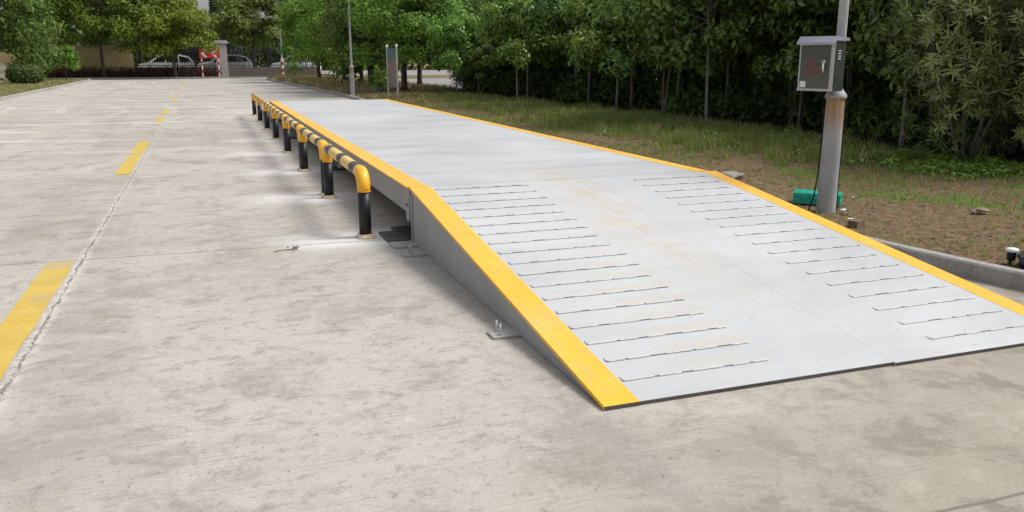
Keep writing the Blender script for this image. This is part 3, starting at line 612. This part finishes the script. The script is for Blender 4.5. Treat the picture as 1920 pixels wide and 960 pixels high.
# cars
def make_car():
    t=empty('parked_car'); prof=[(-2.2,.32),(-2.24,.62),(-2.15,.84),(-1.35,.98),(-.62,1.46),(-.1,1.56),(1.0,1.55),(1.75,1.40),(2.12,1.0),(2.2,.72),(2.18,.32)]
    b=MB(); n=len(prof); rows=[]
    for y,sx in ((-.86,.97),(-.80,1),(0,1.01),(.80,1),(.86,.97)):
        rows.append([(x*sx,(y if z<1 else y*(1-.22*(z-1)/.56)),z if z<1 else z-(.02 if abs(y)>.8 else 0)) for x,z in prof])
    vs=[p for r_ in rows for p in r_]; fs=[(i*n+k,(i+1)*n+k,(i+1)*n+(k+1)%n,i*n+(k+1)%n) for i in range(4) for k in range(n)]+[tuple(range(n)),tuple(range(5*n-1,4*n-1,-1))]
    b.add(vs,fs,0,False); b.build('body',M['white'],t)
    for s in (-1,1):
        sl=.14
        for q in ([(-1.15,1.0),(-.62,1.36),(-.1,1.46),(-.1,1.0)],[(0,1.0),(0,1.47),(.9,1.46),(.9,1.0)],[(1.0,1.0),(1.0,1.45),(1.6,1.33),(1.9,1.02)]):
            vs=[(x,s*(.868 if z<1.05 else .868-.19*(z-1)/.56*1.0),z) for x,z in q]; MB().add(vs,[(0,1,2,3) if s<0 else (3,2,1,0)]).build('window',M['glass'],t)
        for x in (-1.4,1.4):
            wl=MB().tube([(x,s*.68,.33),(x,s*.885,.33)],.33,20).build('wheel',M['rubber'],t); MB().tube([(x,s*.80,.33),(x,s*.893,.33)],.2,14).build('rim',M['galv'],wl)
        MB().box((-2.14,s*.6,.74),(.14,.36,.14),0,bev=.03).build('headlight',M['chrome'],t)
        MB().box((2.15,s*.68,.84),(.1,.22,.2),0,bev=.02).build('tail_light',M['red'],t)
    MB().add([(-1.33,-.66,1.01),(-1.33,.66,1.01),(-.66,.58,1.455),(-.66,-.58,1.455)],[(0,1,2,3)]).build('windscreen',M['glass'],t)
    MB().box((-2.22,0,.5),(.05,1.5,.14),0,bev=.02).build('bumper',M['rubber'],t)
    return t
c0=make_car(); c0.scale=(1,1,1.12)
for k,(x,y,rz,lb) in enumerate(((-2.7,77.5,R(4),'white parked car with arched roof seen through the iron fence under the round tree'),(2.0,79.0,R(8),'white parked car partly hidden behind the grey pier and chevron sign'),(8.2,80,R(-5),'white parked car behind the fence just left of the street light'))):
    o=c0 if k==0 else copy_tree(c0); o.location=(x,y,.12); o.rotation_euler=(0,0,rz); tag(o,lb,'car','cars parked behind the iron fence')

# ------------------------------------------------------------------ foliage
def leaves_mesh(name, centers, normals, size, aspect, mats, fold=.25, extra=None):
    n=len(centers); sz=size*(.65+.7*rng.random(n))[:,None]
    nm=normals/np.linalg.norm(normals,axis=1)[:,None]
    rnd=rng.normal(size=(n,3)); rnd[:,2]-=.5
    u=rnd-(rnd*nm).sum(1)[:,None]*nm; u/=np.linalg.norm(u,axis=1)[:,None]; v=np.cross(nm,u)
    w=sz*aspect/2
    a=centers; b=centers+u*sz*.42+v*w+nm*sz*fold*.3; c=centers+u*sz-nm*sz*fold*.35; d_=centers+u*sz*.42-v*w+nm*sz*fold*.3
    V=np.stack([a,b,c,d_],1).reshape(-1,3); me=bpy.data.meshes.new(name)
    me.vertices.add(4*n); me.vertices.foreach_set('co',V.astype(np.float32).ravel())
    me.loops.add(6*n); me.polygons.add(2*n)
    i=np.arange(n)*4; F=np.stack([i,i+1,i+2,i,i+2,i+3],1); me.loops.foreach_set('vertex_index',F.ravel().astype(np.int32))
    me.polygons.foreach_set('loop_start',(np.arange(2*n)*3).astype(np.int32)); me.polygons.foreach_set('loop_total',np.full(2*n,3,dtype=np.int32))
    me.materials.append(mats); me.update(calc_edges=True); me.validate(); return me
def crown_pts(n, rad, cz, rz, nclump, csig, low=-.9, lean=(0,0), shell=.45):
    # clump centres in an uneven ellipsoid volume
    cs=[]
    while len(cs)<nclump:
        p=rng.normal(size=3); p/=np.linalg.norm(p); 
        if p[2]<low: continue
        r=shell+(1-shell)*rng.random()**.6; bump=1+.16*math.sin(3*math.atan2(p[1],p[0])+rad)+.12*rng.normal(); cs.append(p*r*bump)
    cs=np.array(cs); wts=.5+rng.random(nclump); wts/=wts.sum(); k=rng.choice(nclump,n,p=wts)
    sig=csig*(.7+.6*rng.random(nclump))
    off=rng.normal(size=(n,3)); off/=np.linalg.norm(off,axis=1)[:,None]; off*=(rng.random(n)**.45)[:,None]; off[:,2]*=.62
    unit=cs[k]; P=unit*np.array([rad,rad,rz])+off*sig[k][:,None]; nr=off*1.0+unit*.5+np.array([0,0,.55])+rng.normal(size=(n,3))*.55
    P[:,2]+=cz; P[:,0]+=lean[0]*(P[:,2]/cz); return P,nr,cs*np.array([rad,rad,rz])+np.array([0,0,cz])
def whorl_pts(nw, rad, cz, rz, ll):
    C=[];N=[];U=[]
    p=rng.normal(size=(nw,3)); p/=np.linalg.norm(p,axis=1)[:,None]; r=.35+.65*rng.random(nw)**.55
    ang=np.arctan2(p[:,1],p[:,0]); base=p*(r*(1+.2*np.sin(4*ang)))[:,None]*np.array([rad,rad,rz]); base[:,2]+=cz
    return base,p
BARK=bark_mat('brown_bark',(.05,.04,.03),(.12,.10,.08)); PALE=bark_mat('pale_bark',(.16,.145,.125),(.30,.28,.25)); PALE2=bark_mat('mid_bark',(.12,.10,.08),(.20,.18,.155))
def tree(name, loc, rad, cz, rz, n, leaf, aspect, lm, trunk_r=.12, label=None, cat='tree', group=None, nclump=46, csig=.8, bark=None, stems=1, low=-.9, trunk_top=None, bare=0, shell=.45, curve=.1):
    t=empty(name,loc,0,label,cat,group)
    P,N,cs=crown_pts(n,rad,cz,rz,nclump,csig,low,shell=shell)
    me=leaves_mesh('crown',P,N,leaf,aspect,lm); o=bpy.data.objects.new('crown',me); COL.objects.link(o); o.parent=t
    tm=MB(); top=trunk_top or cz
    for s in range(stems):
        a=random.random()*6.28; sp=0 if stems==1 else .25; x,y=0,0; path=[];rr=[]
        ex,ey=math.cos(a)*sp+random.uniform(-curve,curve),math.sin(a)*sp+random.uniform(-curve,curve); ph=random.random()*6
        for i in range(9):
            f=i/8; path.append((ex*f+curve*.4*math.sin(f*5+ph)*f,ey*f+curve*.4*math.cos(f*4+ph)*f,-.08+(top+.08)*f)); rr.append(trunk_r*(1.0-.62*f)*(1.35 if i==0 else 1)/(1 if stems==1 else 1.3))
        tm.tube(path,rr,8)
        end=Vector(path[-1])
        for c in cs[s::stems][:16 if stems==1 else 6]:
            st=Vector(path[random.choice((5,6,7,8))]); e=Vector(c); m=(st+e)/2+Vector((0,0,.1*rad)); tm.tube([st,m,e],[trunk_r*.38,trunk_r*.24,trunk_r*.08],5)
    tm.build('trunk',bark or BARK,t); return t

LM=dict(
 deep=leaf_mat('deep_green_leaves',(.04,.085,.018),(.11,.19,.035),.3),
 mid=leaf_mat('mid_green_leaves',(.06,.14,.02),(.17,.31,.045),.35),
 bright=leaf_mat('bright_green_leaves',(.055,.15,.02),(.15,.32,.045),.35),
 olive=leaf_mat('olive_leaves',(.085,.17,.02),(.21,.33,.045),.35,yellow=(.30,.33,.06)),
 dull=leaf_mat('dull_olive_leaves',(.075,.125,.025),(.16,.23,.05),.3),
 grove=leaf_mat('glossy_grove_leaves',(.04,.10,.02),(.15,.28,.055),.28,.32,spec=.45),
 grove2=leaf_mat('fresh_grove_leaves',(.065,.165,.022),(.19,.37,.06),.32,.35,spec=.45),
 narrow=leaf_mat('narrow_greygreen_leaves',(.08,.135,.035),(.25,.34,.11),.25,.35,spec=.45),
 conifer=leaf_mat('conifer_needles',(.015,.035,.018),(.04,.075,.035),.1,.6),
 far=leaf_mat('far_tree_leaves',(.03,.06,.018),(.08,.14,.035),.25),
 hedge=leaf_mat('brown_hedge_leaves',(.05,.03,.022),(.13,.075,.055),.15,.6),
 bush=leaf_mat('clipped_bush_leaves',(.03,.07,.018),(.10,.17,.045),.2),
 under=leaf_mat('undergrowth_leaves',(.03,.07,.016),(.10,.19,.04),.22))
# left group
tree('broadleaf_tree',(-12.6,63,.1),4.4,4.1,3.9,17000,.26,.6,LM['deep'],.22,'large dark green tree filling the left edge behind the clipped bush',nclump=80,csig=1.25)
tree('broadleaf_tree',(-7.0,71.9,.1),3.5,5.4,2.9,14000,.26,.6,LM['mid'],.15,'bright green tree on a slim trunk in front of the ochre wall',nclump=60,csig=1.1)
tree('broadleaf_tree',(-10.2,76.5,.1),3.2,6.0,3.0,9000,.27,.6,LM['deep'],.2,'dark tree rising behind the ochre wall between the two left trees',nclump=50,csig=1.1)
tree('broadleaf_tree',(-1.9,71.3,.1),2.95,3.95,2.5,14000,.23,.6,LM['olive'],.13,'round yellow-olive tree in front of the iron fence left of the chevron sign',nclump=60,csig=.95,curve=.2)
tree('broadleaf_tree',(4.3,76.5,.1),2.9,4.5,2.8,12000,.24,.6,LM['dull'],.15,'rounded olive green tree behind the iron fence right of the grey pier',nclump=56,csig=.95)
tree('broadleaf_tree',(-4.8,79.5,.1),3.6,5.6,3.1,9000,.28,.6,LM['deep'],.18,'darker tree behind the fence filling between bright and olive trees',nclump=50,csig=1.1)
tree('young_tree',(-8.9,66.8,.1),.95,1.45,.85,2600,.16,.5,LM['mid'],.04,'small young sapling with light leaves at the tip of the lawn kerb',nclump=22,csig=.4,trunk_top=1.5)
# clipped bush
b=empty('clipped_bush',(-9.9,57.8,.1),0,'low rounded clipped bush on the lawn by the tan boulder','bush')
n=6000; p=rng.normal(size=(n,3)); p/=np.linalg.norm(p,axis=1)[:,None]; r=(1-.25*rng.random(n)**2)[:,None]
q=np.sign(p)*np.abs(p)**.75; P=q*r*np.array([.98,.85,.52])*1.0; P[:,2]+=.56; me=leaves_mesh('foliage',P,p+rng.normal(size=(n,3))*.4,.12,.6,LM['bush']); o=bpy.data.objects.new('foliage',me); COL.objects.link(o); o.parent=b
MB().tube([(0,0,-.05),(.05,0,.5)],.06,6).build('stem',BARK,b)
# brown hedge at the wall foot
n=7000; P=np.stack([rng.uniform(-11.5,-4.9,n),rng.uniform(71.9,72.9,n),rng.random(n)**1.3*.85*(.7+.3*np.sin(rng.uniform(0,6,n)))],1); P[:,2]+=.1
me=leaves_mesh('hedge',P,rng.normal(size=(n,3)),.17,.5,LM['hedge']); o=bpy.data.objects.new('hedge',me); COL.objects.link(o); tag(o,'low scraggly brown-red hedge along the foot of the ochre wall','hedge')
n=3000; P=np.stack([rng.uniform(-4.8,1.5,n),rng.uniform(71.9,72.7,n),rng.random(n)**1.6*.8],1); P[:,2]+=.1
me=leaves_mesh('hedge',P,rng.normal(size=(n,3)),.15,.5,LM['hedge']); o=bpy.data.objects.new('hedge',me); COL.objects.link(o); tag(o,'sparse brown scrub in front of the dark fence base wall','hedge')
# conifers
def conifer(x,y,h,r,label):
    t=empty('cypress_tree',(x,y,0),0,label,'cypress','cypresses behind the far trees'); n=5200; z=rng.random(n)**.8; a=rng.random(n)*6.283
    rr=r*(1-z)**.75*(.6+.4*rng.random(n))*(1+.2*np.sin(z*40)); P=np.stack([rr*np.cos(a),rr*np.sin(a),.8+z*(h-.8)],1); N=np.stack([np.cos(a),np.sin(a),np.full(n,.4)],1)+rng.normal(size=(n,3))*.4
    me=leaves_mesh('crown',P,N,.42,.35,LM['conifer']); o=bpy.data.objects.new('crown',me); COL.objects.link(o); o.parent=t; MB().tube([(0,0,-.05),(0,0,h*.6)],[.2,.08],7).build('trunk',BARK,t)
for x,y,h,r,l in ((2.0,104,9.0,1.35,'dark pointed cypress left of the pair above the chevron sign'),(3.8,100,9.6,1.7,'broad dark cypress directly above the grey pier'),(-1.0,106,9.6,1.6,'dark cypress showing above the round olive tree'),(12.0,98,11.5,2.2,'tall dark conifer behind the street light'),(9.6,104,10.,1.6,'dark cypress left of the tall conifer behind the street light')): conifer(x,y,h,r,l)
# distant belt of trees
n=26000; a=rng.uniform(0,1,n); X=-75+a*165; Hh=7.2+1.1*np.sin(X*.35)+.8*np.sin(X*.9+2); 
Hh=np.where((X>-3)&(X<10),Hh-2.3,Hh); Hh=np.where(X>22,Hh+3.5,Hh)
P=np.stack([X,rng.uniform(112,119,n),rng.random(n)**.8*Hh],1)
me=leaves_mesh('distant_wood',P,rng.normal(size=(n,3))+np.array([0,-.6,.6]),.95,.6,LM['deep']); o=bpy.data.objects.new('distant_wood',me); COL.objects.link(o); tag(o,'far belt of dark trees beyond the car park',None,None,'stuff')
# middle group beyond the deck
MG=[(7.3,57,2.5,3.1,2.9,'mid','mid green tree with dark trunk nearest the street light in the middle row'),(8.0,51,2.4,3.1,2.9,'mid','mid green tree second from the street light in the middle row'),
(8.0,45.5,2.1,3.0,2.7,'dull','dull green tree directly left of the distant lamp post'),(7.6,40.5,1.75,2.9,2.5,'deep','dark tree directly behind the distant lamp post')]
for x,y,r_,cz,rz_,m,l in MG: tree('broadleaf_tree',(x,y,.1),r_,cz,rz_,13000,.17,.6,LM[m],.14,l,'tree','trees in the row beyond the deck',nclump=60,csig=.75,stems=2,low=-.75)
tree('broadleaf_tree',(8.25,36.3,.1),2.2,3.15,2.55,20000,.135,.6,LM['bright'],.15,'big bright green tree with dense crown right behind the information board',nclump=75,csig=.7,low=-.85)
tree('broadleaf_tree',(11.2,35.2,.1),1.35,1.9,1.8,12000,.12,.5,LM['under'],.08,'dark dense low tree closing the left end of the grove by the side road',nclump=50,csig=.6,low=-1,stems=3)
tree('broadleaf_tree',(12.9,37.2,.1),1.9,2.1,2.0,11000,.13,.5,LM['under'],.08,'dark low tree behind the left end of the grove',nclump=50,csig=.6,low=-1,stems=3)
tree('broadleaf_tree',(10.2,41.5,.1),2.0,3.3,2.3,9000,.15,.6,LM['deep'],.14,'darker tree behind the big bright green tree',nclump=50,csig=.7,low=-.7)
tree('broadleaf_tree',(9.6,64,.1),3.2,4.6,3.2,9000,.24,.6,LM['deep'],.18,'large dark tree at the back of the middle row beyond the side road',nclump=50,csig=1.1)
tree('broadleaf_tree',(13.5,66,.1),3.0,4.3,3.,8000,.24,.6,LM['mid'],.18,'green tree beyond the side road, seen through the gap by the information board',nclump=50,csig=1.1,low=-.3)

# grove on the right: three prototypes, copied
def grove_proto(lm, rad, cz, rz, n, stems, bark, leaf=.15):
    return tree('grove_tree',(0,0,-50),rad,cz,rz,n,leaf,.5,lm,.042,None,'tree','slim trees of the planted grove',nclump=58,csig=.42,bark=bark,stems=stems,low=-.75,trunk_top=cz+.6,shell=.2,curve=.12)
protos=[grove_proto(LM['grove'],1.4,2.45,1.7,9500,1,PALE),grove_proto(LM['grove2'],1.35,2.5,1.75,9500,1,PALE),grove_proto(LM['grove'],1.5,2.3,1.75,9500,3,PALE2)]
used=[0,0,0]
front=[ # x,y,proto,scale,label
(11.08,11.06,0,1.0,'slim tree with a bent pale trunk right of the thick lamp post'),
(11.74,14.55,2,1.0,'slim forked tree seen just left of the thick lamp post'),
(10.07,15.45,0,.95,'slim grove tree with pale trunk standing farthest forward into the grass, mid right'),
(9.85,16.9,2,.95,'several-stemmed grove tree at the grass edge, left of the forward pale trunk'),
(10.95,21.4,1,1.0,'pale-trunked grove tree near the middle of the grass edge'),
(10.78,22.9,2,1.05,'clump-stemmed grove tree next to the middle pale-trunked one'),
(9.9,26.6,1,.95,'bright leaved grove tree behind the tall grass left of centre'),
(10.1,31.5,2,.62,'small low grove tree near the left end of the grove'),
(9.3,31.8,1,.78,'slender tree with thin pale trunk at the left end of the grove'),
(11.2,29.0,1,1.0,'taller grove tree second from the left end'),
(12.4,18.2,1,1.05,'fresh green grove tree one row behind the clump stems')]
def place(i,x,y,s,lb,grp):
    if not used[i]: o=protos[i]; used[i]=1
    else: o=copy_tree(protos[i])
    o.location=(x,y,hgt(x,y)-.02); o.rotation_euler=(0,0,random.random()*6.28); o.scale=(s,s,s*random.uniform(.95,1.08)); tag(o,lb,'tree',grp)
for x,y,i,s,lb in front: place(i,x,y,s,lb,'slim trees along the front of the grove')
BL='slim shaded tree deep inside the dark grove behind the front row'
k=0
for row,x in enumerate((12.6,14.4,16.4,18.6,21.2,24)):
    y=7.5+row*1.0
    while y<40+row*1.2:
        xx=x+random.uniform(-.5,.5); yy=y+random.uniform(-.4,.4)
        if y/xx<2.95 and not (row==0 and abs(yy-18.2)<.9):
            place(random.choice((0,2,0,1)),xx,yy,random.uniform(.98,1.2)*(1+.05*row),BL,'shaded trees deep in the grove'); k+=1
        y+=2.15+.2*row
# undergrowth between the back rows
n=42000; X=12.2+rng.random(n)**1.2*9; Y=6.5+rng.random(n)*31; X+=.5*np.sin(Y*.9); hh=.75+.35*np.sin(X*1.3+Y*.7)+np.clip((X-13)*.25,0,1.2); X-=np.clip((Y-26)*.12,0,1.3); ok=Y/X<3.35; P=np.stack([X,Y,.1+rng.random(n)**.8*hh],1)[ok]
me=leaves_mesh('undergrowth',P,rng.normal(size=(len(P),3))+np.array([-.3,-.3,.6]),.17,.5,LM['under']); o=bpy.data.objects.new('undergrowth',me); COL.objects.link(o); tag(o,'dark undergrowth between the back rows of the grove',None,None,'stuff')
# dark mass behind the grove
n=34000; a=rng.random(n); ang=R(18)+a*R(72); dist=rng.uniform(37,46,n); dist=np.where(ang>R(50),dist*.75,dist)
X=np.sin(ang)*dist; Y=np.cos(ang)*dist; Y=np.where(ang<R(30),np.maximum(Y,44),Y); ok=(X>14)&~((Y>38.5)&(Y<61)&(X<15.5)); P=np.stack([X,Y,rng.random(n)**.9*(5.6+np.sin(a*40)*.8)],1)[ok]
me=leaves_mesh('thicket',P,rng.normal(size=(len(P),3))+np.array([-.3,-.5,.7]),.5,.6,LM['deep']); o=bpy.data.objects.new('thicket',me); COL.objects.link(o); tag(o,'dense dark thicket closing off the back of the grove',None,None,'stuff')

# narrow-leaved shrubs on the right
def shrub_proto():
    t=empty('narrow_leaved_shrub',(0,0,0)); base,p=whorl_pts(620,1.15,1.75,1.55,.12)
    C=[];N=[];U=[]
    sm=MB(); k=0
    for b_,d_ in zip(base,p):
        ax=Vector(d_)*.8+Vector((0,0,.6))+Vector(rng.normal(size=3))*.35; ax.normalize(); q=Vector(b_)
        e=q-ax*.22; sm.tube([e,q],[.004,.003],4,caps=False)
        nl=13
        s1=ax.orthogonal().normalized(); s2=ax.cross(s1)
        for i in range(nl):
            th=i*2.4+random.random()*.4; op=R(random.uniform(35,75)); dr=(ax*math.cos(op)+(s1*math.cos(th)+s2*math.sin(th))*math.sin(op)); dr.z-=.12; dr.normalize()
            C.append(q-ax*.012*i); U.append(dr); nn=ax-dr*ax.dot(dr); N.append(nn.normalized())
    C=np.array(C);U=np.array(U);N=np.array(N); n=len(C); V=np.cross(N,U); L_=(.11+.06*rng.random(n))[:,None]; w=L_*.085
    pts=np.stack([C,C+U*L_*.35+V*w,C+U*L_*.35-V*w,C+U*L_*.72+V*w*.8-N*L_*.05,C+U*L_*.72-V*w*.8-N*L_*.05,C+U*L_-N*L_*.14],1).reshape(-1,3)
    i=np.arange(n)*6; F=np.concatenate([np.stack([i,i+1,i+2],1),np.stack([i+1,i+3,i+2],1),np.stack([i+2,i+3,i+4],1),np.stack([i+3,i+5,i+4],1)])
    me=bpy.data.meshes.new('foliage'); me.from_pydata(pts.tolist(),[],F.tolist()); me.materials.append(LM['narrow']); me.update()
    o=bpy.data.objects.new('foliage',me); COL.objects.link(o); o.parent=t
    for s in range(7):
        a=s*.9; sm.tube([(.05*math.cos(a),.05*math.sin(a),-.05),(.25*math.cos(a),.25*math.sin(a),.6),(.6*math.cos(a),.6*math.sin(a),1.5),(.8*math.cos(a),.8*math.sin(a),2.3)],[.025,.02,.014,.006],6)
    sm.build('stems',PALE2,t); return t
sp=shrub_proto()
SH=[(10.2,9.0,1.0,'narrow-leaved grey-green shrub at the right edge nearest the lamp post'),(10.9,7.9,1.1,'narrow-leaved shrub cut by the right edge of the picture'),(11.6,9.5,1.25,'tall narrow-leaved shrub behind the pair at the right edge'),
(12.8,10.8,1.3,'narrow-leaved shrub in the second row, right of the bent pale trunk'),(12.0,7.9,1.3,'narrow-leaved shrub just outside right, behind the edge shrub'),(13.3,16.2,1.15,'tall narrow-leaved shrub just left above the control cabinet'),(13.6,9.0,1.5,'tallest narrow-leaved shrub at the far right back')]
for k,(x,y,s,lb) in enumerate(SH):
    o=sp if k==0 else copy_tree(sp); o.location=(x,y,hgt(x,y)-.02); o.rotation_euler=(0,0,k*1.3); o.scale=(s,s,s); tag(o,lb,'shrub','narrow-leaved shrubs at the right')

# ------------------------------------------------------------------ grass and ground cover
def grass_mat(name, a, b, straw, amount):
    t=NT(name,.7,.2); g=t.new('ShaderNodeNewGeometry'); r=g.outputs['Random Per Island']; c=t.mix(r,a,b); n=t.noise(t.coord((1,1,0)),.75,5,.65,.3)
    r2=t.math('FRACT',t.math('MULTIPLY',r,17.3)); sel=t.math('GREATER_THAN',t.math('ADD',t.math('MULTIPLY',r2,.55),t.math('SUBTRACT',.62,n)),amount); c=t.mix(sel,c,straw); t.col(c)
    tr=t.new('ShaderNodeBsdfTranslucent'); t.l.new(c,tr.inputs[0]); mx=t.new('ShaderNodeMixShader'); mx.inputs[0].default_value=.25
    t.l.new(t.b.outputs[0],mx.inputs[1]); t.l.new(tr.outputs[0],mx.inputs[2]); t.l.new(mx.outputs[0],t.n['Material Output'].inputs[0]); return t.m
def blades(name, X,Y,Hh,wd,mat,label,zf=hgt,lean=.5):
    n=len(X); Z=np.array([zf(float(x),float(y)) for x,y in zip(X,Y)])-.01; a=rng.random(n)*6.283; ln=Hh*lean*(.4+1.0*rng.random(n)); dx,dy=np.cos(a)*ln,np.sin(a)*ln; b=rng.random(n)*6.283; wx,wy=np.cos(b)*wd/2,np.sin(b)*wd/2
    P0=np.stack([X-wx,Y-wy,Z],1);P1=np.stack([X+wx,Y+wy,Z],1);P2=np.stack([X+dx*.4+wx*.8,Y+dy*.4+wy*.8,Z+Hh*.6],1);P3=np.stack([X+dx*.4-wx*.8,Y+dy*.4-wy*.8,Z+Hh*.6],1);P4=np.stack([X+dx,Y+dy,Z+Hh*.92],1)
    V=np.stack([P0,P1,P2,P3,P4],1).reshape(-1,3); i=np.arange(n)*5
    me=bpy.data.meshes.new(name); me.vertices.add(5*n); me.vertices.foreach_set('co',V.astype(np.float32).ravel())
    L_=np.stack([i,i+1,i+2,i+3,i+3,i+2,i+4],1).ravel().astype(np.int32); me.loops.add(7*n); me.loops.foreach_set('vertex_index',L_); me.polygons.add(2*n)
    st=np.stack([np.arange(n)*7,np.arange(n)*7+4],1).ravel(); me.polygons.foreach_set('loop_start',st.astype(np.int32)); me.polygons.foreach_set('loop_total',np.tile([4,3],n).astype(np.int32)); me.update(calc_edges=True); me.validate()
    me.materials.append(mat); o=bpy.data.objects.new(name,me); COL.objects.link(o); tag(o,label,None,None,'stuff'); return o
G1=grass_mat('verge_grass',(.11,.21,.03),(.24,.42,.07),(.42,.30,.16),.52); G2=grass_mat('tall_grass',(.15,.20,.045),(.31,.35,.10),(.48,.38,.22),.60); G3=grass_mat('lawn_grass',(.13,.17,.04),(.25,.28,.08),(.38,.32,.16),.42)
G4=grass_mat('bank_grass',(.12,.16,.04),(.24,.27,.09),(.42,.31,.18),.34)
def rn_noise(X,Y,s,o=0): return np.array([mn.noise(Vector((x*s+o,y*s,o))) for x,y in zip(X,Y)])
n=190000; Y=2.6+(rng.random(n)**1.7)*30; X=5.15+rng.random(n)*5.6; X=np.where(Y<5,5.5+rng.random(n)*4,X); K=rn_noise(X,Y,.55,3); pr=np.clip(.5+K*1.3+(X-7.0)*.15,.12,1); ok=rng.random(n)<pr; X,Y=X[ok],Y[ok]
blades('short_grass',X,Y,(.02+.05*rng.random(len(X))**2)*(1+np.clip((X-7.5)*.2,0,.6)),.0055*(1+Y*.06),G1,'short patchy green and dry grass on the verge soil')
ct=[];
for i in range(1500):
    y=9.5+random.random()*22; x=random.gauss(8.9,.85)-max(0,(18-y))*.02
    if x>6.9: ct.append((x,y,random.uniform(.10,.30)))
X=[];Y=[];Hh=[]
for x,y,h in ct:
    for j in range(26): X.append(x+random.gauss(0,.07)); Y.append(y+random.gauss(0,.07)); Hh.append(h*random.uniform(.5,1.1))
blades('tall_grass',np.array(X),np.array(Y),np.array(Hh),.010,G2,'tall loose grass tufts along the foot of the grove',lean=.45)
n=30000; Y=36+rng.random(n)*33; X=np.array([edge_x(inR,float(y)) or 5 for y in Y])+rng.random(n)**1.15*5.3; blades('bank_grass',X,Y,.10+.28*rng.random(n),.03,G4,'tall dry grass on the bank under the middle trees',zf=hf)
n=7000; Y=24+rng.random(n)*13; X=np.array([edge_x(inR,float(y)) or 5 for y in Y])+.1+rng.random(n)*3.2; blades('bank_grass',X,Y,.04+.12*rng.random(n),.02,G4,'dry grass behind the far end of the deck')
n=14000; Y=24+rng.random(n)*44; X=-7.45-rng.random(n)**1.2*14; X=np.where(Y>66,X-1.5,X); blades('lawn_grass',X,Y,.03+.06*rng.random(n),.04,G3,'short lawn grass left of the yard',zf=lambda x,y:.10)
# leafy weeds at the grove edge
n=0;C=[];N=[]
for i in range(800):
    y=7.6+random.random()**1.3*20; x=9.2+random.gauss(0,.6)+(.3 if y<12 else 0); h=random.uniform(.05,.16)
    for j in range(16): C.append((x+random.gauss(0,.07),y+random.gauss(0,.07),hgt(x,y)+random.random()*h)); N.append((random.gauss(0,.5),random.gauss(0,.5),1))
me=leaves_mesh('weeds',np.array(C),np.array(N),.085,.4,LM['grove2']); o=bpy.data.objects.new('weeds',me); COL.objects.link(o); tag(o,'low leafy weeds along the shaded grove edge',None,None,'stuff')
# dry leaf litter
n=9000; Y=3.2+(rng.random(n)**1.5)*24; X=5.4+rng.random(n)*6.5; Z=np.array([hgt(float(x),float(y)) for x,y in zip(X,Y)])+.006
me=leaves_mesh('leaf_litter',np.stack([X,Y,Z],1),rng.normal(size=(n,3))*.25+np.array([0,0,1]),.045,.5,leaf_mat('dead_leaf_litter',(.07,.042,.022),(.25,.17,.09),.05,.8)); o=bpy.data.objects.new('leaf_litter',me); COL.objects.link(o); tag(o,'brown dead leaves scattered over the verge',None,None,'stuff')
